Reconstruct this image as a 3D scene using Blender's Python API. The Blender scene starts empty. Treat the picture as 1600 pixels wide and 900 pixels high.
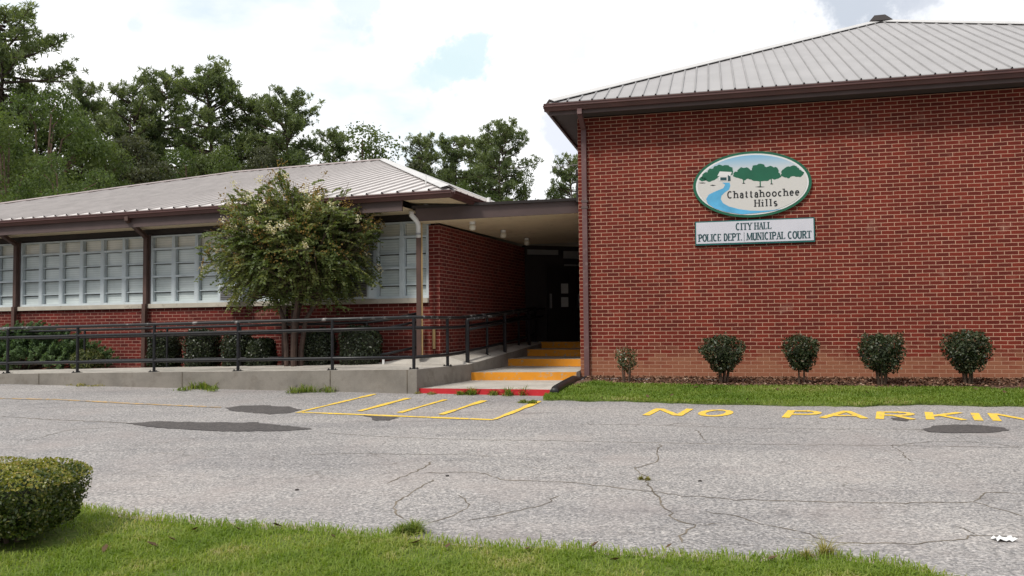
import bpy, math, random
import numpy as np
from mathutils import Vector, Matrix

random.seed(7)
rng = np.random.default_rng(7)
R = math.radians
scene = bpy.context.scene
COL = scene.collection

# ------------------------------------------------------------------ camera, sky, sun, exposure
F_PX = 1300.0                      # focal length in pixels of a 1600 wide picture
PITCH = math.atan(58 / F_PX)
ROLL = 0.010
EYE = Vector((0, 0, 1.6))
fw = Vector((0, math.cos(PITCH), math.sin(PITCH)))
r0 = Vector((1, 0, 0))
u0 = r0.cross(fw)
cr = r0 * math.cos(ROLL) - u0 * math.sin(ROLL)
cu = u0 * math.cos(ROLL) + r0 * math.sin(ROLL)
cam = bpy.data.objects.new('camera', bpy.data.cameras.new('camera'))
COL.objects.link(cam)
m = Matrix.Identity(4)
for i in range(3):
    m[i][0] = cr[i]; m[i][1] = cu[i]; m[i][2] = -fw[i]; m[i][3] = EYE[i]
cam.matrix_world = m
cam.data.sensor_width = 36
cam.data.lens = 36 * F_PX / 1600
cam.data.clip_start = 0.05
cam.data.clip_end = 2000
scene.camera = cam

SUN_EL, SUN_AZ = 52.0, -140.0      # azimuth from +Y, clockwise; the sun stands behind the camera, to the left
az = R(SUN_AZ)
sun_dir = Vector((math.sin(az) * math.cos(R(SUN_EL)), math.cos(az) * math.cos(R(SUN_EL)), math.sin(R(SUN_EL))))
sl = bpy.data.lights.new('sun', 'SUN')
sl.energy = 2.4
sl.angle = R(10)
sl.color = (1.0, 0.95, 0.87)
so = bpy.data.objects.new('sun', sl)
COL.objects.link(so)
so.rotation_euler = (-sun_dir).to_track_quat('-Z', 'Y').to_euler()

world = bpy.data.worlds.new('World')
scene.world = world
world.use_nodes = True
wt = world.node_tree
for n in list(wt.nodes):
    wt.nodes.remove(n)
w_out = wt.nodes.new('ShaderNodeOutputWorld')
w_bg = wt.nodes.new('ShaderNodeBackground')
w_bg.inputs['Strength'].default_value = 0.10
w_sky = wt.nodes.new('ShaderNodeTexSky')
w_sky.sky_type = 'NISHITA'
w_sky.sun_disc = False
w_sky.sun_elevation = R(SUN_EL)
w_sky.sun_rotation = R(SUN_AZ)
w_sky.air_density = 1.0
w_sky.dust_density = 2.0
w_tc = wt.nodes.new('ShaderNodeTexCoord')
w_map = wt.nodes.new('ShaderNodeMapping')
w_map.inputs['Scale'].default_value = (1.0, 1.0, 2.2)
w_map.inputs['Location'].default_value = (0.37, 0.1, 0.24)
w_n = wt.nodes.new('ShaderNodeTexNoise')
w_n.inputs['Scale'].default_value = 2.6
w_n.inputs['Detail'].default_value = 7
w_n.inputs['Roughness'].default_value = 0.52
w_r = wt.nodes.new('ShaderNodeValToRGB')
w_r.color_ramp.elements[0].position = 0.30
w_r.color_ramp.elements[1].position = 0.43
w_n2 = wt.nodes.new('ShaderNodeTexNoise')
w_n2.inputs['Scale'].default_value = 1.9
w_n2.inputs['Detail'].default_value = 5
w_r2 = wt.nodes.new('ShaderNodeValToRGB')
w_r2.color_ramp.elements[0].position = 0.40
w_r2.color_ramp.elements[0].color = (8.7, 8.9, 9.3, 1)
w_r2.color_ramp.elements[1].position = 0.56
w_r2.color_ramp.elements[1].color = (10.8, 10.8, 10.9, 1)
w_hs = wt.nodes.new('ShaderNodeMix'); w_hs.data_type = 'RGBA'
w_hs.inputs[0].default_value = 0.62           # thin veil over the open blue
w_hs.inputs[7].default_value = (8.2, 9.8, 10.4, 1)
w_mix = wt.nodes.new('ShaderNodeMix'); w_mix.data_type = 'RGBA'
wl = wt.links.new
wl(w_tc.outputs['Generated'], w_map.inputs['Vector'])
wl(w_map.outputs[0], w_n.inputs['Vector'])
wl(w_map.outputs[0], w_n2.inputs['Vector'])
wl(w_n.outputs['Fac'], w_r.inputs[0])
wl(w_n2.outputs['Fac'], w_r2.inputs[0])
wl(w_sky.outputs[0], w_hs.inputs[6])
wl(w_r.outputs[0], w_mix.inputs[0])
wl(w_hs.outputs[2], w_mix.inputs[6])
wl(w_r2.outputs[0], w_mix.inputs[7])
# an opening in the cloud, and an unseen dimming added low behind the camera to darken the entrance
def w_dir(u, v): return (fw + cr * ((u - 800) / F_PX) + cu * ((450 - v) / F_PX)).normalized()
w_nv = wt.nodes.new('ShaderNodeTexNoise'); w_nv.inputs['Scale'].default_value = 15; w_nv.inputs['Detail'].default_value = 7; w_nv.inputs['Roughness'].default_value = 0.6
wl(w_tc.outputs['Generated'], w_nv.inputs['Vector'])
w_cur = w_mix.outputs[2]
for (uu, vv_, rad, col, amt) in [(690, 128, 0.036, (6.7, 8.0, 8.35, 1), 0.9), (728, 92, 0.040, (6.5, 7.9, 8.3, 1), 0.95), (712, 150, 0.022, (6.9, 8.1, 8.4, 1), 0.8), (1345, -12, 0.075, (5.2, 5.7, 6.5, 1), 0.95), (1440, -5, 0.05, (5.6, 6.0, 6.8, 1), 0.8), (1112, 55, 0.032, (6.9, 7.5, 8.3, 1), 0.7), (888, 228, 0.042, (6.7, 7.1, 8.0, 1), 0.8), (868, 70, 0.045, (7.2, 7.7, 8.4, 1), 0.6), (545, -3, 0.035, (6.8, 7.8, 8.3, 1), 0.8), (208, 38, 0.012, (6.6, 7.6, 8.0, 1), 0.6), (760, 8, 0.03, (7.4, 8.2, 8.6, 1), 0.5)]:
    w_d = wt.nodes.new('ShaderNodeVectorMath'); w_d.operation = 'DISTANCE'
    w_d.inputs[1].default_value = w_dir(uu, vv_)
    w_a = wt.nodes.new('ShaderNodeVectorMath'); w_a.operation = 'NORMALIZE'
    wl(w_tc.outputs['Generated'], w_a.inputs[0]); wl(w_a.outputs[0], w_d.inputs[0])
    w_s = wt.nodes.new('ShaderNodeMath'); w_s.operation = 'MULTIPLY_ADD'; w_s.inputs[1].default_value = rad * 5.0; w_s.inputs[2].default_value = -rad * 2.5
    wl(w_nv.outputs['Fac'], w_s.inputs[0])
    w_p = wt.nodes.new('ShaderNodeMath'); w_p.operation = 'ADD'
    wl(w_d.outputs['Value'], w_p.inputs[0]); wl(w_s.outputs[0], w_p.inputs[1])
    w_k = wt.nodes.new('ShaderNodeMapRange'); w_k.interpolation_type = 'SMOOTHSTEP'
    w_k.inputs[1].default_value = rad * 0.35; w_k.inputs[2].default_value = rad * 1.1; w_k.inputs[3].default_value = amt; w_k.inputs[4].default_value = 0.0
    wl(w_p.outputs[0], w_k.inputs[0])
    w_x = wt.nodes.new('ShaderNodeMix'); w_x.data_type = 'RGBA'; w_x.inputs[7].default_value = col
    wl(w_k.outputs[0], w_x.inputs[0]); wl(w_cur, w_x.inputs[6]); w_cur = w_x.outputs[2]
w_sep = wt.nodes.new('ShaderNodeSeparateXYZ'); wl(w_tc.outputs['Generated'], w_sep.inputs[0])
w_y = wt.nodes.new('ShaderNodeMapRange'); w_y.inputs[1].default_value = 0.05; w_y.inputs[2].default_value = -0.35
wl(w_sep.outputs[1], w_y.inputs[0])
w_z = wt.nodes.new('ShaderNodeMapRange'); w_z.inputs[1].default_value = 0.75; w_z.inputs[2].default_value = 0.25
wl(w_sep.outputs[2], w_z.inputs[0])
w_m = wt.nodes.new('ShaderNodeMath'); w_m.operation = 'MULTIPLY'
wl(w_y.outputs[0], w_m.inputs[0]); wl(w_z.outputs[0], w_m.inputs[1])
w_dk = wt.nodes.new('ShaderNodeMix'); w_dk.data_type = 'RGBA'; w_dk.inputs[7].default_value = (3.3, 3.5, 3.9, 1)
wl(w_m.outputs[0], w_dk.inputs[0]); wl(w_cur, w_dk.inputs[6])
wl(w_dk.outputs[2], w_bg.inputs['Color'])
wl(w_bg.outputs[0], w_out.inputs['Surface'])

vs = scene.view_settings
vs.view_transform = 'Standard'
vs.look = 'None'
vs.exposure = 0.25
vs.gamma = 1.0
vs.use_curve_mapping = False
scene.cycles.max_bounces = 6
scene.cycles.transparent_max_bounces = 8


# ------------------------------------------------------------------ helpers
def tag(o, label=None, cat=None, group=None, kind=None):
    if label: o['label'] = label
    if cat: o['category'] = cat
    if group: o['group'] = group
    if kind: o['kind'] = kind
    return o


def empty(name, loc=(0, 0, 0), rz=0.0):
    o = bpy.data.objects.new(name, None)
    o.empty_display_size = 0.2
    o.location = loc
    o.rotation_euler = (0, 0, rz)
    COL.objects.link(o)
    return o


def link(name, me, mat, parent=None, smooth=False):
    o = bpy.data.objects.new(name, me)
    for mm in (mat if isinstance(mat, (list, tuple)) else [mat]):
        if mm: me.materials.append(mm)
    if smooth:
        me.polygons.foreach_set('use_smooth', [True] * len(me.polygons))
    COL.objects.link(o)
    if parent: o.parent = parent
    return o


def copy_thing(o):
    c = o.copy(); COL.objects.link(c)
    for ch in o.children:
        k = ch.copy(); COL.objects.link(k); k.parent = c
    return c


class MB:
    """collects boxes, prisms and tubes into one mesh with metre UVs"""
    def __init__(s):
        s.v = []; s.f = []; s.uv = []; s.mi = []; s.cur = 0

    def face(s, pts, uv=None):
        n = len(s.v)
        s.v.extend([tuple(p) for p in pts])
        s.f.append(list(range(n, n + len(pts))))
        s.mi.append(s.cur)
        if uv is None:
            a = [Vector(p) for p in pts]
            nn = Vector((0, 0, 0))
            for i in range(len(a)):
                nn += (a[i] - a[0]).cross(a[(i + 1) % len(a)] - a[0])
            ax = max(range(3), key=lambda i: abs(nn[i]))
            uv = [(p[1], p[2]) if ax == 0 else (p[0], p[2]) if ax == 1 else (p[0], p[1]) for p in a]
        s.uv.append(uv)

    def box(s, x0, x1, y0, y1, z0, z1):
        P = lambda x, y, z: (x, y, z)
        s.face([P(x0, y0, z0), P(x1, y0, z0), P(x1, y0, z1), P(x0, y0, z1)])
        s.face([P(x1, y1, z0), P(x0, y1, z0), P(x0, y1, z1), P(x1, y1, z1)])
        s.face([P(x0, y1, z0), P(x0, y0, z0), P(x0, y0, z1), P(x0, y1, z1)])
        s.face([P(x1, y0, z0), P(x1, y1, z0), P(x1, y1, z1), P(x1, y0, z1)])
        s.face([P(x0, y0, z1), P(x1, y0, z1), P(x1, y1, z1), P(x0, y1, z1)])
        s.face([P(x0, y1, z0), P(x1, y1, z0), P(x1, y0, z0), P(x0, y0, z0)])

    def solid(s, top, bottom):
        """solid between two loops (same length, counter-clockwise from above)"""
        n = len(top)
        s.face(top); s.face(list(reversed(bottom)))
        for i in range(n):
            j = (i + 1) % n
            s.face([bottom[i], bottom[j], top[j], top[i]])

    def bar(s, a, b, w, h, up=(0, 0, 1)):
        a = Vector(a); b = Vector(b); d = (b - a).normalized(); up = Vector(up)
        if abs(d.dot(up)) > 0.99: up = Vector((0, 1, 0))
        x = d.cross(up).normalized() * (w / 2); y = x.cross(d).normalized() * (h / 2)
        A = [a - x - y, a + x - y, a + x + y, a - x + y]
        B = [p + (b - a) for p in A]
        s.face(list(reversed(A))); s.face(B)
        for i in range(4):
            j = (i + 1) % 4
            s.face([A[i], A[j], B[j], B[i]])

    def tube(s, pts, r, n=8, caps=True):
        pts = [Vector(p) for p in pts]
        rs = r if isinstance(r, (list, tuple)) else [r] * len(pts)
        rings = []
        prev = None
        for i, p in enumerate(pts):
            d = (pts[min(i + 1, len(pts) - 1)] - pts[max(i - 1, 0)]).normalized()
            if prev is None:
                ref = Vector((0, 0, 1)) if abs(d.z) < 0.9 else Vector((1, 0, 0))
                x = d.cross(ref).normalized()
            else:
                x = (prev - d * prev.dot(d)).normalized()
            prev = x
            y = d.cross(x)
            rings.append([p + (x * math.cos(2 * math.pi * k / n) + y * math.sin(2 * math.pi * k / n)) * rs[i] for k in range(n)])
        for i in range(len(rings) - 1):
            for k in range(n):
                j = (k + 1) % n
                s.face([rings[i][k], rings[i][j], rings[i + 1][j], rings[i + 1][k]])
        if caps:
            s.face(list(reversed(rings[0]))); s.face(rings[-1])

    def build(s, name, mat, parent=None, smooth=False):
        me = bpy.data.meshes.new(name)
        me.from_pydata(s.v, [], s.f)
        uvl = me.uv_layers.new(name='UVMap')
        flat = [c for u in s.uv for p in u for c in p]
        uvl.data.foreach_set('uv', flat)
        me.polygons.foreach_set('material_index', s.mi)
        me.validate(clean_customdata=False)
        if smooth:
            bm_merge(me)
        return link(name, me, mat, parent, smooth)


def bm_merge(me):
    import bmesh
    bm = bmesh.new(); bm.from_mesh(me)
    bmesh.ops.remove_doubles(bm, verts=bm.verts, dist=1e-5)
    bm.to_mesh(me); bm.free()


def quads_mesh(name, V):
    """V: (n,4,3) array -> mesh of loose quads"""
    n = len(V)
    me = bpy.data.meshes.new(name)
    me.vertices.add(n * 4); me.loops.add(n * 4); me.polygons.add(n)
    me.vertices.foreach_set('co', V.reshape(-1).astype(np.float32))
    me.loops.foreach_set('vertex_index', np.arange(n * 4, dtype=np.int32))
    me.polygons.foreach_set('loop_start', np.arange(0, n * 4, 4, dtype=np.int32))
    me.update(calc_edges=True)
    return me


def unit(a):
    return a / np.maximum(np.linalg.norm(a, axis=-1, keepdims=True), 1e-9)


def leaf_quads(c, size, aspect=0.5, out=None, bias=0.0, droop=0.0, rg=rng, along=None):
    """rhombic leaves at centres c; normals random, pulled towards 'out' by bias"""
    n = len(c)
    nrm = unit(rg.normal(size=(n, 3)))
    if out is not None:
        nrm = unit(nrm + out * bias)
    t = rg.normal(size=(n, 3)) if along is None else along + rg.normal(size=(n, 3)) * 0.25
    t = unit(t - nrm * np.sum(t * nrm, axis=1, keepdims=True))
    t[:, 2] -= droop
    b = unit(np.cross(nrm, t))
    s = (size * rg.uniform(0.7, 1.25, n))[:, None]
    w = s * aspect
    fold = nrm * s * 0.12
    return np.stack([c - t * s * 0.5, c + b * w * 0.5 + fold, c + t * s * 0.5, c - b * w * 0.5 + fold], axis=1)


# ------------------------------------------------------------------ materials
def new_mat(name):
    mt = bpy.data.materials.new(name); mt.use_nodes = True
    nt = mt.node_tree
    for n in list(nt.nodes): nt.nodes.remove(n)
    out = nt.nodes.new('ShaderNodeOutputMaterial')
    bs = nt.nodes.new('ShaderNodeBsdfPrincipled')
    nt.links.new(bs.outputs[0], out.inputs['Surface'])
    return mt, nt, bs, out


def node(nt, kind, **kw):
    n = nt.nodes.new(kind)
    for k, v in kw.items():
        if hasattr(n, k): setattr(n, k, v)
        else: n.inputs[k].default_value = v
    return n


def ramp(nt, fac, stops):
    r = nt.nodes.new('ShaderNodeValToRGB')
    e = r.color_ramp.elements
    while len(e) < len(stops): e.new(0.5)
    for i, (p, c) in enumerate(stops):
        e[i].position = p
        e[i].color = (*c, 1) if len(c) == 3 else c
    nt.links.new(fac, r.inputs[0])
    return r.outputs[0]


def mixc(nt, fac, a, b, blend='MIX'):
    n = nt.nodes.new('ShaderNodeMix'); n.data_type = 'RGBA'; n.blend_type = blend
    for sock, val in ((0, fac), (6, a), (7, b)):
        if hasattr(val, 'is_linked') or isinstance(val, bpy.types.NodeSocket): nt.links.new(val, n.inputs[sock])
        elif sock == 0: n.inputs[0].default_value = val
        else: n.inputs[sock].default_value = (*val, 1)
    return n.outputs[2]


def noise(nt, vec, scale, detail=4, rough=0.55):
    n = node(nt, 'ShaderNodeTexNoise')
    n.inputs['Scale'].default_value = scale; n.inputs['Detail'].default_value = detail; n.inputs['Roughness'].default_value = rough
    nt.links.new(vec, n.inputs['Vector'])
    return n.outputs['Fac']


def objco(nt): return node(nt, 'ShaderNodeTexCoord').outputs['Object']


def bump(nt, bs, h, strength=0.3, dist=0.01):
    b = node(nt, 'ShaderNodeBump'); b.inputs['Strength'].default_value = strength; b.inputs['Distance'].default_value = dist
    nt.links.new(h, b.inputs['Height']); nt.links.new(b.outputs[0], bs.inputs['Normal'])


def simple(name, base, rough=0.6, var=0.18, scale=6, metal=0.0, spec=0.5, bmp=0.0, bscale=60, dirt=None):
    mt, nt, bs, _ = new_mat(name)
    oc = objco(nt)
    f = noise(nt, oc, scale, 5)
    lo = tuple(c * (1 - var) for c in base); hi = tuple(min(1, c * (1 + var)) for c in base)
    c = ramp(nt, f, [(0.3, lo), (0.7, hi)])
    if dirt:
        f2 = noise(nt, oc, scale * 2.7, 6, 0.65)
        k = ramp(nt, f2, [(0.56, (0, 0, 0)), (0.70, (1, 1, 1))])
        c = mixc(nt, k, c, dirt)
    nt.links.new(c, bs.inputs['Base Color'])
    bs.inputs['Roughness'].default_value = rough
    bs.inputs['Metallic'].default_value = metal
    bs.inputs['Specular IOR Level'].default_value = spec
    if bmp: bump(nt, bs, noise(nt, oc, bscale, 4), bmp, 0.01)
    return mt


def brick_mat(name, stain=0.0, c1=(0.170, 0.0225, 0.0125), c2=(0.092, 0.0125, 0.0085), mortar=(0.455, 0.265, 0.185)):
    mt, nt, bs, _ = new_mat(name)
    uv = node(nt, 'ShaderNodeTexCoord').outputs['UV']
    # slightly wavering joints
    nz = node(nt, 'ShaderNodeTexNoise'); nz.inputs['Scale'].default_value = 9
    nt.links.new(uv, nz.inputs['Vector'])
    sub = node(nt, 'ShaderNodeVectorMath', operation='SUBTRACT'); sub.inputs[1].default_value = (0.5, 0.5, 0.5)
    nt.links.new(nz.outputs['Color'], sub.inputs[0])
    sc = node(nt, 'ShaderNodeVectorMath', operation='SCALE'); sc.inputs['Scale'].default_value = 0.010
    nt.links.new(sub.outputs[0], sc.inputs[0])
    ad = node(nt, 'ShaderNodeVectorMath', operation='ADD')
    nt.links.new(uv, ad.inputs[0]); nt.links.new(sc.outputs[0], ad.inputs[1])
    bt = node(nt, 'ShaderNodeTexBrick')
    bt.offset = 0.5
    for k, v in (('Scale', 1.0), ('Mortar Size', 0.0062), ('Mortar Smooth', 0.25), ('Bias', -0.1), ('Brick Width', 0.2100), ('Row Height', 0.0677)):
        bt.inputs[k].default_value = v
    bt.inputs['Color1'].default_value = (*c1, 1); bt.inputs['Color2'].default_value = (*c2, 1); bt.inputs['Mortar'].default_value = (*mortar, 1)
    nt.links.new(ad.outputs[0], bt.inputs['Vector'])
    big = noise(nt, uv, 0.9, 5)
    tone = ramp(nt, big, [(0.3, (0.88, 0.87, 0.87)), (0.7, (1.12, 1.13, 1.13))])
    c = mixc(nt, 1.0, bt.outputs['Color'], tone, 'MULTIPLY')
    fine = noise(nt, uv, 55, 3)
    c = mixc(nt, 0.5, c, ramp(nt, fine, [(0.3, (0.7, 0.7, 0.7)), (0.7, (1.3, 1.3, 1.3))]), 'MULTIPLY')
    mps = node(nt, 'ShaderNodeMapping'); mps.inputs['Scale'].default_value = (2.6, 0.28, 1); nt.links.new(uv, mps.inputs[0])
    c = mixc(nt, 1.0, c, ramp(nt, noise(nt, mps.outputs[0], 1.0, 6, 0.6), [(0.32, (0.90, 0.90, 0.90)), (0.5, (1, 1, 1)), (0.68, (1.08, 1.08, 1.08))]), 'MULTIPLY')
    # mortar is unevenly pale: some joints are repointed or limed
    lime = ramp(nt, noise(nt, uv, 2.3, 7, 0.7), [(0.60, (0, 0, 0)), (0.74, (0.30, 0.30, 0.30))])
    c = mixc(nt, lime, c, (0.42, 0.26, 0.20))
    if stain:
        sep = node(nt, 'ShaderNodeSeparateXYZ'); nt.links.new(uv, sep.inputs[0])
        nb = noise(nt, uv, 1.6, 7, 0.68)
        a = node(nt, 'ShaderNodeMath', operation='MULTIPLY'); a.inputs[1].default_value = -2.0
        nt.links.new(sep.outputs[1], a.inputs[0])
        b = node(nt, 'ShaderNodeMath', operation='MULTIPLY_ADD'); b.inputs[1].default_value = 1.6
        nt.links.new(nb, b.inputs[0]); nt.links.new(a.outputs[0], b.inputs[2])
        b2 = node(nt, 'ShaderNodeTexBrick'); b2.offset = 0.5
        for k_, v_ in (('Scale', 1.0), ('Mortar Size', 0.0), ('Bias', 0.0), ('Brick Width', 0.2100), ('Row Height', 0.0677)):
            b2.inputs[k_].default_value = v_
        b2.inputs['Color1'].default_value = (0, 0, 0, 1); b2.inputs['Color2'].default_value = (1, 1, 1, 1)
        nt.links.new(ad.outputs[0], b2.inputs['Vector'])
        ad2 = node(nt, 'ShaderNodeMath', operation='MULTIPLY_ADD'); ad2.inputs[1].default_value = 0.55
        nt.links.new(b2.outputs['Color'], ad2.inputs[0]); nt.links.new(b.outputs[0], ad2.inputs[2])
        mr = node(nt, 'ShaderNodeMapRange')
        for kk, vv in ((1, -0.34), (2, 0.30), (3, 0.0), (4, stain)): mr.inputs[kk].default_value = vv
        nt.links.new(ad2.outputs[0], mr.inputs[0])
        st_ = mixc(nt, bt.outputs['Fac'], (0.30, 0.125, 0.070), (0.40, 0.22, 0.145))
        c = mixc(nt, mr.outputs[0], c, st_)
    nt.links.new(c, bs.inputs['Base Color'])
    bs.inputs['Roughness'].default_value = 0.85
    bs.inputs['Specular IOR Level'].default_value = 0.25
    inv = node(nt, 'ShaderNodeMath', operation='SUBTRACT'); inv.inputs[0].default_value = 1.0
    nt.links.new(bt.outputs['Fac'], inv.inputs[1])
    bump(nt, bs, inv.outputs[0], 0.6, 0.008)
    return mt


def leaf_mat(name, stops, trans=0.35, rough=0.5, spec=0.35, nscale=0.0):
    mt, nt, bs, out = new_mat(name)
    geo = node(nt, 'ShaderNodeNewGeometry')
    fac = geo.outputs['Random Per Island']
    if nscale:
        f2 = noise(nt, objco(nt), nscale, 3)
        mx = node(nt, 'ShaderNodeMix'); mx.data_type = 'FLOAT'; mx.inputs[0].default_value = 0.6
        mr = node(nt, 'ShaderNodeMapRange'); mr.inputs[1].default_value = 0.3; mr.inputs[2].default_value = 0.7
        nt.links.new(f2, mr.inputs[0])
        nt.links.new(fac, mx.inputs[2]); nt.links.new(mr.outputs[0], mx.inputs[3])
        fac = mx.outputs[0]
    c = ramp(nt, fac, stops)
    nt.links.new(c, bs.inputs['Base Color'])
    bs.inputs['Roughness'].default_value = rough
    bs.inputs['Specular IOR Level'].default_value = spec
    tr = node(nt, 'ShaderNodeBsdfTranslucent')
    hc = mixc(nt, 1.0, c, (1.25, 1.3, 0.6), 'MULTIPLY')
    nt.links.new(hc, tr.inputs['Color'])
    mx = node(nt, 'ShaderNodeMixShader'); mx.inputs[0].default_value = trans
    nt.links.new(bs.outputs[0], mx.inputs[1]); nt.links.new(tr.outputs[0], mx.inputs[2])
    nt.links.new(mx.outputs[0], out.inputs['Surface'])
    return mt


M = {}
M['brick'] = brick_mat('hall_brick', stain=0.85)
M['brick2'] = brick_mat('wing_brick', stain=0.0, c1=(0.15, 0.020, 0.014), c2=(0.075, 0.011, 0.009), mortar=(0.33, 0.18, 0.14))
M['roof2'] = simple('pale_wing_roof', (0.60, 0.565, 0.55), 0.6, 0.08, 1.1, metal=0.0, spec=0.3)
M['roof'] = simple('galvanised_roof', (0.335, 0.325, 0.325), 0.6, 0.07, 1.3, metal=0.0, spec=0.4)
M['rib'] = simple('shaded_rib', (0.295, 0.288, 0.288), 0.65, 0.1, 2, spec=0.3)  # darker than the sheet: the ribs' narrow shadows painted into their colour
M['rib2'] = simple('shaded_wing_rib', (0.41, 0.38, 0.365), 0.7, 0.12, 2, spec=0.3)  # rib shadow put into the colour, so the wing's ribs read as lines
M['cap'] = simple('ridge_metal', (0.50, 0.49, 0.48), 0.5, 0.08, 2)
M['cap2'] = simple('dull_ridge_metal', (0.30, 0.25, 0.24), 0.6, 0.12, 2)
M['brown'] = simple('brown_gutter', (0.085, 0.036, 0.032), 0.5, 0.15, 3)
M['purple'] = simple('mauve_downspout', (0.125, 0.062, 0.062), 0.55, 0.16, 3, dirt=(0.20, 0.13, 0.12))
M['fascia'] = simple('brown_fascia', (0.090, 0.060, 0.056), 0.6, 0.15, 2.5)
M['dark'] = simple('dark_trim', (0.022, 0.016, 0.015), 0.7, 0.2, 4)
M['soffit'] = simple('beige_soffit', (0.72, 0.60, 0.42), 0.75, 0.08, 1.5, dirt=(0.58, 0.46, 0.30))
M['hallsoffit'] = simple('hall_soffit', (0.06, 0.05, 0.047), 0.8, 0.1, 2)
M['sill'] = simple('stone_sill', (0.47, 0.43, 0.36), 0.8, 0.12, 3, dirt=(0.30, 0.26, 0.21))
M['frame'] = simple('window_frame', (0.54, 0.60, 0.63), 0.55, 0.10, 4)
M['black'] = simple('black_rail', (0.010, 0.010, 0.012), 0.38, 0.3, 9, spec=0.4, dirt=(0.03, 0.028, 0.028))
M['blackchip'] = simple('chipped_black_rail', (0.012, 0.012, 0.013), 0.4, 0.3, 1.9, dirt=(0.34, 0.33, 0.32))
M['hose'] = simple('black_plastic', (0.018, 0.018, 0.019), 0.45, 0.2, 20, bmp=0.2)
M['white'] = simple('white_paint', (0.74, 0.74, 0.73), 0.5, 0.06, 6, dirt=(0.5, 0.48, 0.44))
M['tan'] = simple('tan_conduit', (0.40, 0.27, 0.12), 0.6, 0.15, 6)
M['post'] = simple('brown_post', (0.085, 0.045, 0.035), 0.6, 0.2, 5)
M['grey'] = simple('grey_metal', (0.30, 0.30, 0.30), 0.45, 0.15, 8, metal=0.3)
M['door'] = simple('dark_door', (0.012, 0.010, 0.010), 0.45, 0.2, 3)
M['panel'] = simple('transom_panel', (0.20, 0.20, 0.20), 0.6, 0.1, 3)
M['paper'] = simple('notice_paper', (0.42, 0.42, 0.40), 0.8, 0.06, 20)
M['fixture'] = simple('light_globe', (0.66, 0.62, 0.52), 0.25, 0.05, 6)
M['bark'] = simple('grey_bark', (0.13, 0.085, 0.06), 0.85, 0.35, 7, bmp=0.6, bscale=25)
M['pinebark'] = simple('pine_bark', (0.085, 0.06, 0.048), 0.9, 0.35, 2.5)
M['crepebark'] = simple('crepe_bark', (0.062, 0.036, 0.026), 0.7, 0.35, 9)
M['twig'] = simple('shrub_stem', (0.10, 0.065, 0.045), 0.85, 0.3, 20)
M['mulch'] = simple('mulch', (0.15, 0.085, 0.06), 0.95, 0.45, 14, bmp=1.0, bscale=45)


def concrete_mat(name, base, stain):
    mt, nt, bs, _ = new_mat(name)
    oc = objco(nt)
    c = ramp(nt, noise(nt, oc, 1.4, 7, 0.62), [(0.28, tuple(x * 0.66 for x in base)), (0.5, base), (0.72, tuple(x * 1.2 for x in base))])
    k = ramp(nt, noise(nt, oc, 3.1, 8, 0.7), [(0.52, (0, 0, 0)), (0.72, (0.8, 0.8, 0.8))])
    c = mixc(nt, k, c, stain)
    c = mixc(nt, 0.6, c, ramp(nt, noise(nt, oc, 140, 2), [(0.3, (0.8, 0.8, 0.8)), (0.7, (1.2, 1.2, 1.2))]), 'MULTIPLY')
    nt.links.new(c, bs.inputs['Base Color'])
    bs.inputs['Roughness'].default_value = 0.9
    bs.inputs['Specular IOR Level'].default_value = 0.2
    bump(nt, bs, noise(nt, oc, 60, 5), 0.25, 0.006)
    return mt


M['concrete'] = concrete_mat('ramp_top_concrete', (0.46, 0.43, 0.385), (0.33, 0.295, 0.25))
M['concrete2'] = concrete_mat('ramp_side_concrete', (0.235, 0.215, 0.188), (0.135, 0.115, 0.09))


def paint_mat(name, base, under, wear=0.56, scale=14):
    mt, nt, bs, _ = new_mat(name)
    oc = objco(nt)
    c = ramp(nt, noise(nt, oc, 3.0, 4), [(0.3, tuple(x * 0.86 for x in base)), (0.7, tuple(min(1, x * 1.06) for x in base))])
    k = ramp(nt, noise(nt, oc, scale, 8, 0.72), [(wear, (0, 0, 0)), (wear + 0.07, (1, 1, 1))])
    c = mixc(nt, k, c, under)
    nt.links.new(c, bs.inputs['Base Color'])
    bs.inputs['Roughness'].default_value = 0.75
    bs.inputs['Specular IOR Level'].default_value = 0.3
    bump(nt, bs, noise(nt, oc, 120, 3), 0.3, 0.004)
    return mt


M['yellow'] = paint_mat('yellow_road_paint', (0.80, 0.53, 0.06), (0.34, 0.31, 0.25), 0.535, 22)
M['fadedyellow'] = paint_mat('faded_orange_paint', (0.55, 0.33, 0.10), (0.30, 0.28, 0.26), 0.47)
M['orange'] = paint_mat('orange_step_paint', (0.72, 0.285, 0.022), (0.42, 0.33, 0.22), 0.55, 9)
M['red'] = paint_mat('red_step_paint', (0.52, 0.026, 0.034), (0.36, 0.20, 0.17), 0.585, 10)


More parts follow.
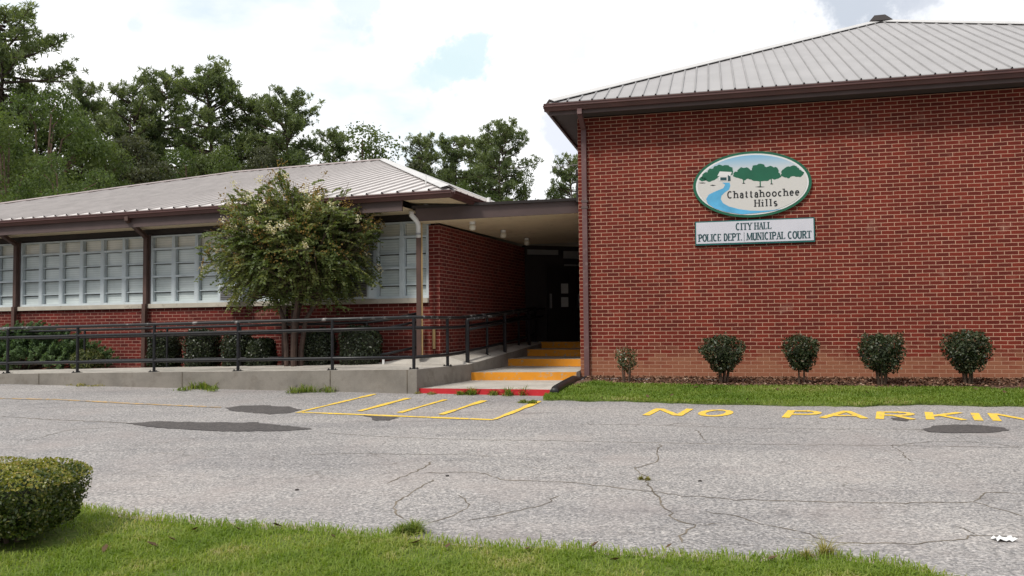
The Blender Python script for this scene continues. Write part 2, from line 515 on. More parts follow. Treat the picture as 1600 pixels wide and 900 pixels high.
def asphalt_mat(name, base, contrast, warm=True):
    mt, nt, bs, _ = new_mat(name)
    oc = objco(nt)
    n1 = noise(nt, oc, 46, 4, 0.8)
    c = ramp(nt, n1, [(0.32, tuple(x * (1 - contrast) for x in base)), (0.52, base), (0.70, tuple(min(1, x * (1 + contrast * 1.1)) for x in base))])
    vo = node(nt, 'ShaderNodeTexVoronoi'); vo.inputs['Scale'].default_value = 60
    nt.links.new(oc, vo.inputs['Vector'])
    sep = node(nt, 'ShaderNodeSeparateColor'); nt.links.new(vo.outputs['Color'], sep.inputs[0])
    c = mixc(nt, 0.75, c, ramp(nt, sep.outputs[0], [(0.0, (0.50, 0.51, 0.54)), (0.35, (0.95, 0.95, 0.95)), (0.7, (1.08, 1.06, 1.05)), (1.0, (1.55, 1.52, 1.48))]), 'MULTIPLY')
    blot = noise(nt, oc, 0.55, 6, 0.6)
    c = mixc(nt, 1.0, c, ramp(nt, blot, [(0.3, (0.86, 0.86, 0.87)), (0.7, (1.10, 1.09, 1.08))]), 'MULTIPLY')
    if warm:
        k = ramp(nt, noise(nt, oc, 0.9, 5, 0.6), [(0.50, (0, 0, 0)), (0.72, (0.55, 0.55, 0.55))])
        c = mixc(nt, k, c, tuple((base[0] * 1.02, base[1] * 0.93, base[2] * 0.90)))
        mp = node(nt, 'ShaderNodeMapping'); mp.inputs['Scale'].default_value = (0.35, 2.2, 1); nt.links.new(oc, mp.inputs[0])
        k2 = ramp(nt, noise(nt, mp.outputs[0], 1.3, 7, 0.65), [(0.50, (1, 1, 1)), (0.66, (0.84, 0.84, 0.85))])
        c = mixc(nt, 1.0, c, k2, 'MULTIPLY')
        spot = ramp(nt, noise(nt, oc, 2.6, 3, 0.5), [(0.66, (1, 1, 1)), (0.74, (0.80, 0.79, 0.79))])
        c = mixc(nt, 1.0, c, spot, 'MULTIPLY')
        mp2 = node(nt, 'ShaderNodeMapping'); mp2.inputs['Scale'].default_value = (0.10, 0.9, 1); mp2.inputs['Rotation'].default_value = (0, 0, 0.17); nt.links.new(oc, mp2.inputs[0])
        c = mixc(nt, 1.0, c, ramp(nt, noise(nt, mp2.outputs[0], 1.0, 3, 0.5), [(0.36, (0.90, 0.90, 0.91)), (0.62, (1.05, 1.04, 1.03))]), 'MULTIPLY')
        # hairline crazing
        vv = node(nt, 'ShaderNodeTexVoronoi'); vv.feature = 'DISTANCE_TO_EDGE'; vv.inputs['Scale'].default_value = 1.1
        wn = node(nt, 'ShaderNodeTexNoise'); wn.inputs['Scale'].default_value = 2.3; wn.inputs['Detail'].default_value = 6
        nt.links.new(oc, wn.inputs['Vector'])
        av = node(nt, 'ShaderNodeVectorMath', operation='MULTIPLY_ADD')
        av.inputs[1].default_value = (0.8, 0.8, 0.0)
        nt.links.new(wn.outputs['Color'], av.inputs[0]); nt.links.new(oc, av.inputs[2])
        nt.links.new(av.outputs[0], vv.inputs['Vector'])
        ck = ramp(nt, vv.outputs['Distance'], [(0.003, (0.62, 0.60, 0.57)), (0.009, (1, 1, 1))])
        gate = ramp(nt, noise(nt, oc, 0.8, 4), [(0.48, (0, 0, 0)), (0.6, (0.8, 0.8, 0.8))])
        c = mixc(nt, gate, c, mixc(nt, 1.0, c, ck, 'MULTIPLY'))
    nt.links.new(c, bs.inputs['Base Color'])
    bs.inputs['Roughness'].default_value = 0.9
    bs.inputs['Specular IOR Level'].default_value = 0.25
    bump(nt, bs, n1, 0.5, 0.006)
    return mt


M['asphalt'] = asphalt_mat('worn_asphalt', (0.305, 0.294, 0.286), 0.60)
M['patch'] = asphalt_mat('asphalt_patch', (0.085, 0.078, 0.076), 0.30, False)
M['crack'] = simple('crack_fill', (0.13, 0.108, 0.082), 0.95, 0.5, 5)
M['sand'] = simple('edge_grit', (0.30, 0.25, 0.205), 0.95, 0.35, 25, bmp=0.5, bscale=80)


def turf_mat():
    mt, nt, bs, _ = new_mat('turf_soil')
    oc = objco(nt)
    c = ramp(nt, noise(nt, oc, 30, 5, 0.7), [(0.3, (0.07, 0.11, 0.022)), (0.55, (0.12, 0.16, 0.035)), (0.72, (0.20, 0.165, 0.085))])
    nt.links.new(c, bs.inputs['Base Color']); bs.inputs['Roughness'].default_value = 0.95
    bs.inputs['Specular IOR Level'].default_value = 0.1
    bump(nt, bs, noise(nt, oc, 60, 4), 0.8, 0.02)
    return mt


M['turf'] = turf_mat()
M['ground'] = simple('earth', (0.10, 0.085, 0.05), 0.95, 0.4, 0.5)
M['grass'] = leaf_mat('grass_blade', [(0.0, (0.105, 0.175, 0.02)), (0.40, (0.19, 0.275, 0.035)), (0.72, (0.28, 0.335, 0.07)), (0.88, (0.40, 0.38, 0.15)), (1.0, (0.52, 0.44, 0.25))], 0.45, 0.5, 0.3, 2.4)
M['grass2'] = leaf_mat('strip_grass_blade', [(0.0, (0.09, 0.165, 0.02)), (0.5, (0.175, 0.26, 0.038)), (0.8, (0.26, 0.32, 0.07)), (1.0, (0.46, 0.39, 0.20))], 0.4, 0.5, 0.3, 1.2)
M['weed'] = leaf_mat('weed_leaf', [(0.0, (0.10, 0.16, 0.022)), (0.6, (0.19, 0.26, 0.045)), (0.9, (0.28, 0.29, 0.09)), (1.0, (0.42, 0.35, 0.17))], 0.45)
M['dryweed'] = leaf_mat('dry_weed_leaf', [(0.0, (0.13, 0.14, 0.03)), (1.0, (0.42, 0.36, 0.15))], 0.4)
M['pine'] = leaf_mat('pine_needles', [(0.0, (0.068, 0.100, 0.046)), (0.5, (0.145, 0.185, 0.085)), (1.0, (0.24, 0.27, 0.14))], 0.48, 0.55, 0.3, 0.35)
M['hard'] = leaf_mat('hardwood_leaves', [(0.0, (0.048, 0.078, 0.025)), (0.5, (0.095, 0.14, 0.042)), (1.0, (0.16, 0.20, 0.07))], 0.45, 0.5, 0.3, 0.4)
M['hard2'] = leaf_mat('bright_hardwood_leaves', [(0.0, (0.055, 0.085, 0.028)), (0.5, (0.110, 0.150, 0.050)), (1.0, (0.18, 0.215, 0.08))], 0.45, 0.5, 0.3, 0.4)
M['hard3'] = leaf_mat('dusky_hardwood_leaves', [(0.0, (0.055, 0.062, 0.036)), (0.5, (0.105, 0.115, 0.07)), (1.0, (0.17, 0.175, 0.11))], 0.4, 0.5, 0.3, 0.4)
M['crepe'] = leaf_mat('crepe_leaves', [(0.0, (0.058, 0.092, 0.030)), (0.35, (0.112, 0.150, 0.048)), (0.65, (0.180, 0.205, 0.075)), (0.92, (0.25, 0.235, 0.095)), (1.0, (0.30, 0.23, 0.10))], 0.4, 0.45, 0.4, 1.8)
M['blossom'] = leaf_mat('crepe_blossom', [(0.0, (0.50, 0.42, 0.26)), (0.5, (0.72, 0.66, 0.50)), (1.0, (0.80, 0.76, 0.66))], 0.3, 0.7, 0.2)
M['seed'] = leaf_mat('crepe_seed_heads', [(0.0, (0.13, 0.08, 0.02)), (0.5, (0.24, 0.15, 0.045)), (1.0, (0.36, 0.25, 0.09))], 0.3, 0.7, 0.2)
M['box'] = leaf_mat('boxwood_leaves', [(0.0, (0.028, 0.050, 0.010)), (0.5, (0.062, 0.095, 0.018)), (0.8, (0.125, 0.15, 0.03)), (1.0, (0.22, 0.20, 0.06))], 0.3, 0.38, 0.5)
M['boxtip'] = leaf_mat('boxwood_new_growth', [(0.0, (0.15, 0.18, 0.03)), (0.6, (0.28, 0.28, 0.055)), (1.0, (0.44, 0.34, 0.12))], 0.35, 0.4, 0.45)
M['holly'] = leaf_mat('dark_hedge_leaves', [(0.0, (0.014, 0.022, 0.010)), (0.7, (0.032, 0.048, 0.018)), (1.0, (0.075, 0.09, 0.04))], 0.2, 0.4, 0.5)
M['camellia'] = leaf_mat('camellia_leaves', [(0.0, (0.020, 0.032, 0.014)), (0.6, (0.042, 0.060, 0.024)), (0.88, (0.085, 0.10, 0.05)), (1.0, (0.20, 0.15, 0.09))], 0.18, 0.40, 0.45)
M['sparse'] = leaf_mat('pale_camellia_leaves', [(0.0, (0.045, 0.06, 0.025)), (0.6, (0.085, 0.10, 0.045)), (1.0, (0.20, 0.18, 0.09))], 0.25, 0.3, 0.6)
M['juniper'] = leaf_mat('juniper_sprays', [(0.0, (0.045, 0.085, 0.040)), (0.5, (0.115, 0.185, 0.085)), (1.0, (0.21, 0.29, 0.15))], 0.4, 0.6, 0.3, 1.5)
M['roundbox'] = leaf_mat('variegated_leaves', [(0.0, (0.04, 0.06, 0.02)), (0.6, (0.09, 0.12, 0.035)), (1.0, (0.30, 0.30, 0.12))], 0.3, 0.4, 0.4)
M['deadleaf'] = leaf_mat('dead_leaf', [(0.0, (0.07, 0.045, 0.025)), (0.6, (0.13, 0.08, 0.04)), (1.0, (0.28, 0.19, 0.11))], 0.1, 0.7, 0.2)
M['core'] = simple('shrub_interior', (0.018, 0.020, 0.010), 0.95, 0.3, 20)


def pane_mat(tone=(0.64, 0.70, 0.685)):
    """glass with lowered blinds right behind it"""
    mt, nt, bs, _ = new_mat('blind_behind_glass')
    uv = node(nt, 'ShaderNodeTexCoord').outputs['UV']
    wv = node(nt, 'ShaderNodeTexWave'); wv.bands_direction = 'Y'; wv.inputs['Scale'].default_value = 6.5
    wv.inputs['Distortion'].default_value = 0.6; wv.inputs['Detail'].default_value = 1
    nt.links.new(uv, wv.inputs['Vector'])
    c = ramp(nt, wv.outputs['Fac'], [(0.0, tuple(x * .88 for x in tone)), (0.35, tone), (1.0, tuple(x * 1.05 for x in tone))])
    big = noise(nt, uv, 1.3, 4)
    c = mixc(nt, 1.0, c, ramp(nt, big, [(0.3, (0.78, 0.80, 0.80)), (0.7, (1.12, 1.1, 1.1))]), 'MULTIPLY')
    isl = node(nt, 'ShaderNodeNewGeometry').outputs['Random Per Island']
    c = mixc(nt, 1.0, c, ramp(nt, isl, [(0.0, (0.40, 0.41, 0.42)), (0.12, (0.80, 0.81, 0.81)), (0.6, (1, 1, 1)), (1.0, (1.06, 1.06, 1.06))]), 'MULTIPLY')
    nt.links.new(c, bs.inputs['Base Color'])
    bs.inputs['Roughness'].default_value = 0.6
    bs.inputs['Coat Weight'].default_value = 1.0
    bs.inputs['Coat Roughness'].default_value = 0.04
    bump_n = noise(nt, uv, 2.5, 2)
    b = node(nt, 'ShaderNodeBump'); b.inputs['Strength'].default_value = 0.05; b.inputs['Distance'].default_value = 0.02
    nt.links.new(bump_n, b.inputs['Height']); nt.links.new(b.outputs[0], bs.inputs['Coat Normal'])
    return mt


M['pane'] = pane_mat()
M['toplight'] = pane_mat((0.66, 0.64, 0.55))  # top panes: reflection of the beige soffit put into the base colour

# ------------------------------------------------------------------ ground and paving
SLOPE, YFLAT = 0.04, 15.6


def G(x, y):
    return SLOPE * min(max(y, -20), YFLAT)


def at(u, v, z=None):
    """the point of the sloping lot (or of the level z) seen at a place of the photograph"""
    d = fw + cr * ((u - 800) / F_PX) + cu * ((450 - v) / F_PX)
    if z is None:
        t = (SLOPE * EYE.y - EYE.z) / (d.z - SLOPE * d.y)
    else:
        t = (z - EYE.z) / d.z
    p = EYE + d * t
    return p


g = MB()
ys = [-60, -20, 0, 8, YFLAT, 40, 120, 900]
xs = [-900, -60, -15, 0, 15, 60, 900]
for i in range(len(ys) - 1):
    for j in range(len(xs) - 1):
        q = [(xs[j], ys[i]), (xs[j + 1], ys[i]), (xs[j + 1], ys[i + 1]), (xs[j], ys[i + 1])]
        g.face([(x, y, G(x, y)) for x, y in q])
tag(g.build('ground', M['ground']), kind='structure')

LOT_Z = 0.004
g = MB()
q = [(-40, -6), (40, -6), (40, 15.3), (-40, 15.3)]
g.face([(x, y, G(x, y) + LOT_Z) for x, y in q])
tag(g.build('parking_lot', M['asphalt']), kind='structure')


def flat_poly(name, pts, mat, dz, parent=None, jitter=0.0):
    mb = MB()
    P = []
    n = len(pts)
    for i in range(n):
        a = Vector(pts[i]); b = Vector(pts[(i + 1) % n])
        k = max(1, int((b - a).length / 0.07)) if jitter else 1
        for s in range(k):
            p = a.lerp(b, s / k)
            if jitter: p = p + Vector((random.uniform(-jitter, jitter), random.uniform(-jitter, jitter), 0))
            P.append((p.x, p.y, G(p.x, p.y) + dz))
    mb.face(P)
    return mb.build(name, mat, parent)


def ribbon(mb, pts, w, dz, jit=0.0, step=None, taper=False):
    """flat strip along a line on the lot"""
    P = [Vector((p[0], p[1])) for p in pts]
    if step:
        Q = []
        for a, b in zip(P[:-1], P[1:]):
            k = max(1, int((b - a).length / step))
            for s in range(k):
                p = a.lerp(b, s / k)
                if s or Q: p = p + Vector((random.gauss(0, jit), random.gauss(0, jit)))
                Q.append(p)
        Q.append(P[-1]); P = Q
    L, Rr = [], []
    for i, p in enumerate(P):
        d = (P[min(i + 1, len(P) - 1)] - P[max(i - 1, 0)]).normalized()
        nrm = Vector((-d.y, d.x))
        ww = w * (random.uniform(0.5, 1.4) if jit else 1)
        if taper and (i == 0 or i == len(P) - 1): ww *= 0.15
        L.append(p + nrm * ww / 2); Rr.append(p - nrm * ww / 2)
    for i in range(len(P) - 1):
        q = [Rr[i], Rr[i + 1], L[i + 1], L[i]]
        mb.face([(c.x, c.y, G(c.x, c.y) + dz) for c in q])


# cracks, traced over the lot
cracks = [
    ([(507, 677), (600, 683), (713, 687), (900, 690), (1100, 694), (1400, 697), (1600, 700)], 0.016),
    ([(0, 651), (60, 655), (120, 658), (205, 662)], 0.028),
    ([(470, 711), (560, 709), (668, 711), (742, 710)], 0.013),
    ([(675, 722), (655, 735), (613, 753), (604, 757)], 0.02),
    ([(676, 750), (645, 770), (618, 785), (614, 795), (622, 805), (632, 813)], 0.02),
    ([(665, 740), (742, 738), (790, 751), (900, 755), (1080, 777), (1190, 783), (1360, 787), (1520, 786), (1560, 796), (1600, 808)], 0.019),
    ([(668, 818), (700, 811), (735, 792), (722, 777), (716, 774)], 0.014),
    ([(728, 815), (780, 806), (845, 791), (875, 775)], 0.016),
    ([(1033, 694), (1027, 708), (1029, 722), (1005, 728), (991, 735), (1010, 748), (1011, 757), (1035, 788), (1048, 803), (1052, 812), (1086, 822), (1062, 838), (1066, 850)], 0.02),
    ([(1086, 672), (1104, 690)], 0.014),
    ([(1086, 822), (1130, 820)], 0.01),
    ([(1100, 800), (1150, 807), (1190, 820), (1250, 832), (1300, 848), (1420, 851), (1500, 845), (1530, 838), (1600, 840)], 0.015),
    ([(1490, 823), (1528, 838)], 0.011),
    ([(1390, 696), (1405, 704), (1425, 722)], 0.012),
    ([(1393, 697), (1460, 690), (1540, 692), (1600, 700)], 0.012),
    ([(900, 664), (1000, 664), (1180, 670), (1450, 672)], 0.012),
    ([(1040, 666), (1060, 662), (1105, 664)], 0.012),
    ([(1520, 786), (1540, 770), (1600, 772)], 0.013),
    ([(40, 690), (110, 672), (190, 668)], 0.012),
    ([(195, 715), (250, 708), (305, 713)], 0.008),
]
mb = MB()
for i, (pl, w) in enumerate(cracks):
    ribbon(mb, [at(*p) for p in pl], w * 0.72, 0.0055 + 0.0001 * i, 0.012, 0.06, True)
tag(mb.build('pavement_crack', M['crack']), kind='structure')

# dark repair patches
patches = [
    ('wide dark tar patch touching the left corner of the yellow hatched box', [(352, 638), (372, 635), (405, 634), (450, 636), (470, 641), (452, 646), (420, 648), (385, 645), (362, 642)]),
    ('long narrow dark tar patch lying nearest the camera left of the hatched box', [(198, 663), (250, 659), (330, 661), (400, 661), (450, 666), (492, 671), (450, 674), (360, 675), (300, 673), (240, 668)]),
    ('small dark tar patch at the front line of the yellow hatched box', [(571, 650), (595, 650), (622, 653), (606, 658), (586, 658)]),
    ('oval dark tar patch below the painted letters at the right edge', [(1440, 672), (1460, 666), (1510, 664), (1560, 668), (1580, 673), (1545, 677), (1490, 678), (1455, 676)]),
    ('tiny dark tar patch under the foot of the painted letter R', [(1392, 654), (1410, 653), (1428, 656), (1415, 659), (1398, 657)]),
]
for i, (lb, pl) in enumerate(patches):
    o = flat_poly('asphalt_patch', [(p.x, p.y, 0) for p in (at(*q) for q in pl)], M['patch'], 0.0085 + 0.0003 * i, None, 0.030)
    tag(o, lb, 'patch', 'dark repair patches in the lot')

# painted lines
YZ = 0.0105
lines = [[(464, 645), (772, 657)], [(471, 644), (586, 616.5)], [(561, 643.5), (638, 623)], [(624, 646), (696, 625.5)], [(689, 649), (757, 627)], [(772, 657), (844, 628)]]
hatch = empty('painted_hatching', at(464, 645))
hatch_inv = -Vector(hatch.location)
for i, l in enumerate(lines):
    mb = MB()
    ribbon(mb, [at(*p) for p in l], 0.085, YZ + 0.0006 * i, 0.002, 0.25)
    mb.v = [tuple(Vector(p) + hatch_inv) for p in mb.v]
    mb.build('stripe', M['yellow'], hatch)
tag(hatch, 'yellow painted no parking box with slanted bars before the red step', 'road marking')
mb = MB()
ribbon(mb, [at(*p) for p in [(-20, 623), (90, 625), (200, 631), (345, 637.5)]], 0.075, YZ, 0.004, 0.2)
tag(mb.build('painted_line', M['fadedyellow']), 'faded orange line painted along the lot in front of the ramp', 'road marking')

# NO PARKING lettering, flat on the lot
letters = empty('painted_lettering', (1.66, 10.66, G(0, 10.66) + YZ))
ldir = Vector((5.49 - 1.66, 10.0 - 10.66)).normalized()
letters.rotation_euler = (0, 0, math.atan2(ldir.y, ldir.x))
tag(letters, 'yellow block letters reading NO PARKING painted on the grey asphalt', 'road marking')


def arc(cx, cy, rx, ry, a0, a1, n=10):
    return [(cx + rx * math.cos(R(a0 + (a1 - a0) * i / n)), cy + ry * math.sin(R(a0 + (a1 - a0) * i / n))) for i in range(n + 1)]


BLOCK = {
    'N': [[(0.06, 0), (0.06, 1)], [(0.1, 0.97), (0.9, 0.03)], [(0.94, 0), (0.94, 1)]],
    'O': [arc(0.5, 0.5, 0.42, 0.42, 0, 360, 20)],
    'P': [[(0.08, 0), (0.08, 1)], [(0.08, 0.93), (0.55, 0.93)] + arc(0.55, 0.70, 0.35, 0.23, 90, -90, 8) + [(0.08, 0.47)]],
    'A': [[(0.02, 0), (0.5, 1)], [(0.5, 1), (0.98, 0)], [(0.2, 0.33), (0.8, 0.33)]],
    'R': [[(0.08, 0), (0.08, 1)], [(0.08, 0.93), (0.55, 0.93)] + arc(0.55, 0.72, 0.35, 0.21, 90, -90, 8) + [(0.08, 0.51)], [(0.45, 0.5), (0.95, 0)]],
    'K': [[(0.08, 0), (0.08, 1)], [(0.92, 1), (0.12, 0.45)], [(0.35, 0.6), (0.95, 0)]],
    'I': [[(0.5, 0), (0.5, 1)]],
    'G': [arc(0.5, 0.5, 0.42, 0.42, 50, 330, 16) + [(0.92, 0.45), (0.55, 0.45)]],
}


def stroke(mb, pts, w, z, to):
    """ribbon with mitred joints in a local plane; to(x,y,z) maps it out"""
    P = [Vector(p) for p in pts]
    L, Rr = [], []
    closed = (P[0] - P[-1]).length < 1e-4
    for i, p in enumerate(P):
        if closed and i in (0, len(P) - 1): d0, d1 = (P[1] - P[0]).normalized(), (P[-1] - P[-2]).normalized()
        else:
            d0 = (P[i] - P[i - 1]).normalized() if i else (P[1] - P[0]).normalized()
            d1 = (P[i + 1] - P[i]).normalized() if i < len(P) - 1 else d0
        d = (d0 + d1).normalized() if (d0 + d1).length > 0.1 else d0
        nrm = Vector((-d.y, d.x))
        k = w / 2 / max(0.5, abs(nrm.dot(Vector((-d0.y, d0.x)))))
        L.append(p + nrm * k); Rr.append(p - nrm * k)
    for i in range(len(P) - 1):
        mb.face([to(q.x, q.y, z) for q in (Rr[i], Rr[i + 1], L[i + 1], L[i])])


LH = 0.64
for ch, x0, wd in [('N', 0.0, 0.46), ('O', 0.63, 0.40), ('P', 1.70, 0.42), ('A', 2.16, 0.52), ('R', 2.80, 0.44), ('K', 3.38, 0.44), ('I', 3.84, 0.22), ('N', 4.12, 0.48), ('G', 4.76, 0.46)]:
    mb = MB()
    sk = random.uniform(-0.02, 0.02)
    cyaw, syaw = math.cos(letters.rotation_euler.z), math.sin(letters.rotation_euler.z)
    for k, s in enumerate(BLOCK[ch]):
        pts = [(x0 + px * wd + py * LH * .27, py * LH + sk) for px, py in s]

        def to(x, y, z):
            wy = 10.66 + syaw * x + cyaw * y
            return (x, y, z + SLOPE * (wy - 10.66))
        stroke(mb, pts, 0.095, 0.0007 * k, to)
    mb.build('letter', M['yellow'], letters)

# ------------------------------------------------------------------ the brick hall on the right
TH = R(13.8)
HC = Vector((1.26, 15.5, 0))
HD = Vector((math.cos(TH), -math.sin(TH), 0)); HN = Vector((math.sin(TH), math.cos(TH), 0))
HBASE = 0.45


def HL(x, y, z=0.0): return HC + HD * x + HN * y + Vector((0, 0, z))


hall = empty('brick_hall', HC + Vector((0, 0, HBASE)), -TH)
tag(hall, 'tall red brick hall with a grey hipped metal roof, carrying the town signs', 'building')
HW, HDEP, HEAVE = 12.9, 12.3, 5.47
z0 = 0.0
b = MB()
zt = HEAVE - HBASE
b.face([(0, 0, 0), (HW, 0, 0), (HW, 0, zt), (0, 0, zt)])
b.face([(0, HDEP, 0), (0, 0, 0), (0, 0, zt), (0, HDEP, zt)])
b.face([(HW, 0, 0), (HW, HDEP, 0), (HW, HDEP, zt), (HW, 0, zt)])
b.face([(HW, HDEP, 0), (0, HDEP, 0), (0, HDEP, zt), (HW, HDEP, zt)])
b.build('wall', M['brick'], hall)
ov = 0.45
ex0, ex1, ey0, ey1 = -ov, HW + ov, -ov, HDEP + ov
ze = 5.69 - HBASE
apex = Vector((6.45, 6.15, 8.88 - HBASE))
b = MB()
cs = [Vector((ex0, ey0, ze)), Vector((ex1, ey0, ze)), Vector((ex1, ey1, ze)), Vector((ex0, ey1, ze))]
th_ = Vector((0, 0, 0.03))
for i in range(4):
    a, c = cs[i], cs[(i + 1) % 4]
    b.face([a, c, apex])
    b.face([a - th_, c - th_, c, a])


def ribs(b, a, c, top0, top1, step=0.2286, w=0.045, h=0.028):
    """standing ribs on the roof plane through eave a-c; (top0, top1) end points of its ridge"""
    a = Vector(a); c = Vector(c); top0 = Vector(top0); top1 = Vector(top1)
    e = (c - a); L = e.length; e.normalize()
    nrm = e.cross(top0 - a).normalized()
    if nrm.z < 0: nrm = -nrm
    up = nrm.cross(e).normalized()
    if up.z < 0: up = -up
    t0, s0 = (top0 - a).dot(e), (top0 - a).dot(up)
    t1, s1 = (top1 - a).dot(e), (top1 - a).dot(up)
    k = step * 0.5
    b.cur = 1
    while k < L:
        if k < t0: s = s0 * k / t0
        elif k > t1: s = s1 * (L - k) / (L - t1)
        else: s = s0 + (s1 - s0) * (k - t0) / max(t1 - t0, 1e-6)
        if s > 0.15:
            p = a + e * k - up * 0.02; q = a + e * k + up * (s - 0.05)
            A = [p - e * w / 2, p - e * w * 0.22 + nrm * h, p + e * w * 0.22 + nrm * h, p + e * w / 2]
            B = [x + (q - p) for x in A]
            for i in range(3): b.face([A[i], A[i + 1], B[i + 1], B[i]])
            b.cur = 2; b.face([A[3], A[2], A[1], A[0]]); b.cur = 1
        k += step
    b.cur = 0


ribs(b, cs[0], cs[1], apex, apex, 0.2286, .036, .024)
ribs(b, cs[3], cs[0], apex, apex)
hroof = b.build('roof', [M['roof'], M['rib'], M['dark']], hall)


def hip_cap(b, p, q, n1, n2, w=0.15, lift=0.045, gap=0.0):
    p = Vector(p); q = Vector(q); d = (q - p).normalized()
    a1 = d.cross(n1).normalized(); a2 = d.cross(n2).normalized()
    if a1.z > 0: a1 = -a1
    if a2.z > 0: a2 = -a2
    up = Vector((0, 0, lift))
    for a in (a1, a2):
        b.face([p + up + a * w, q + up + a * w, q + up + Vector((0, 0, 0.02)), p + up + Vector((0, 0, 0.02))])
        b.face([p + up + a * w - Vector((0, 0, 0.012)), q + up + a * w - Vector((0, 0, 0.012)), q + up + a * w, p + up + a * w])


def pn(a, c, t):
    n = (Vector(c) - Vector(a)).cross(Vector(t) - Vector(a)).normalized()
    return n if n.z > 0 else -n


b = MB()
nf, nl, nr = pn(cs[0], cs[1], apex), pn(cs[3], cs[0], apex), pn(cs[1], cs[2], apex)
hip_cap(b, cs[0], apex, nf, nl)
hip_cap(b, cs[1], apex, nf, nr)
b.build('ridge_cap', M['cap'], hroof)
b = MB()
vx, vy, vz = apex
b.solid([(vx - .12, vy - .12, vz + .13), (vx + .12, vy - .12, vz + .13), (vx + .12, vy + .12, vz + .13), (vx - .12, vy + .12, vz + .13)],
        [(vx - .26, vy - .26, vz - .05), (vx + .26, vy - .26, vz - .05), (vx + .26, vy + .26, vz - .05), (vx - .26, vy + .26, vz - .05)])
b.build('roof_vent', M['dark'], hroof)
b = MB()   # soffit board and gutter
b.box(ex0 + .04, ex1 - .04, ey0 + .04, ey1 - .04, HEAVE + .02 - HBASE, HEAVE + .04 - HBASE)
b.build('soffit', M['hallsoffit'], hall)
b = MB()


def gutter(b, a, c, out, z1, h=0.15, w=0.12):
    a = Vector(a); c = Vector(c); out = Vector(out)
    prof = [(0.0, 0), (0, -h), (0.55 * w, -h), (0.8 * w, -h * 0.55), (w, -h * 0.45), (w, -0.02), (w * 1.08, -0.02), (w * 1.08, 0), (w * 0.95, 0), (w * 0.9, -0.03), (0.02, -0.03)]
    A = [a + out * x + Vector((0, 0, z1 + z)) for x, z in prof]
    B = [c + out * x + Vector((0, 0, z1 + z)) for x, z in prof]
    n = len(prof)
    for i in range(n):
        j = (i + 1) % n
        b.face([A[i], A[j], B[j], B[i]])
    b.face(A); b.face(list(reversed(B)))


b.box(ex0, ex1, ey0, ey0 + .03, HEAVE - HBASE - .02, ze - .032)
b.box(ex0, ex0 + .03, ey0 + .031, ey1, HEAVE - HBASE - .02, ze - .032)
b.build('fascia', M['fascia'], hall)
b = MB()
gutter(b, (ex0 - .08, ey0, 0), (ex1 + .08, ey0, 0), (0, -1, 0), ze - .045, 0.13, 0.11)
gutter(b, (ex0, ey1, 0), (ex0, ey0, 0), (-1, 0, 0), ze - .045, 0.13, 0.11)
b.build('gutter', M['brown'], hall)
b = MB()
dx = 0.125
b.bar((dx, ey0 - .05, ze - .17), (dx, ey0 - .05, ze - .27), .085, .07, (0, 1, 0))
b.bar((dx, ey0 - .05, ze - .25), (dx, -.05, ze - .45), .085, .07, (0, 1, 0))
b.box(dx - .045, dx + .045, -.09, -.012, .10, ze - .42)
ds = b.build('downspout', M['purple'], hall)
for zz in (3.42, 3.30):
    b = MB(); b.box(dx - .06, dx + .06, -.096, -.005, zz, zz + .04); b.build('strap', M['fascia'], ds)
b = MB()
b.box(-.05, .0, .02, .10, 3.95, 4.06); b.box(-.045, .0, .03, .08, 3.45, 3.86)
b.build('conduit_box', M['dark'], hall)

# TV antenna on the hall's hidden side
ant = empty('antenna', HL(-.2, 2.2, 0)); ant.rotation_euler = (0, 0, R(-8))
b = MB()
b.tube([(0, 0, 3.8), (0, 0, 5.05)], .015, 6); mast = b.build('mast', M['grey'], ant)
b = MB()
b.tube([(-.72, 0, 4.98), (.05, 0, 5.04)], .008, 5)
for k in range(7):
    x = -.7 + k * .11
    b.tube([(x, -.25, 4.985 + k * .008), (x, .25, 4.985 + k * .008)], .005, 4)
    b.tube([(x, 0, 4.95 + k * .008), (x, 0, 5.02 + k * .008)], .005, 4)
b.build('boom', M['grey'], ant)
tag(ant, 'thin comb shaped television antenna sticking out beside the hall wall', 'antenna')

# black drain pipe from the downspout to the step
b = MB()
pts = [HL(dx, -.05, .60), HL(dx - .02, -.11, .58), HL(dx - .10, -.30, .575), Vector((1.06, 14.6, .645)), Vector((.86, 13.7, .635)), Vector((.66, 12.95, .60)), Vector((.63, 12.75, .57))]
fine = []
for i in range(len(pts) - 1):
    for s in range(14): fine.append(pts[i].lerp(pts[i + 1], s / 14))
fine.append(pts[-1])
b.tube(fine, [.060 + .007 * (i % 2) for i in range(len(fine))], 10)
tag(b.build('drain_pipe', M['hose'], None, True), 'black corrugated drain pipe lying beside the red step', 'pipe')

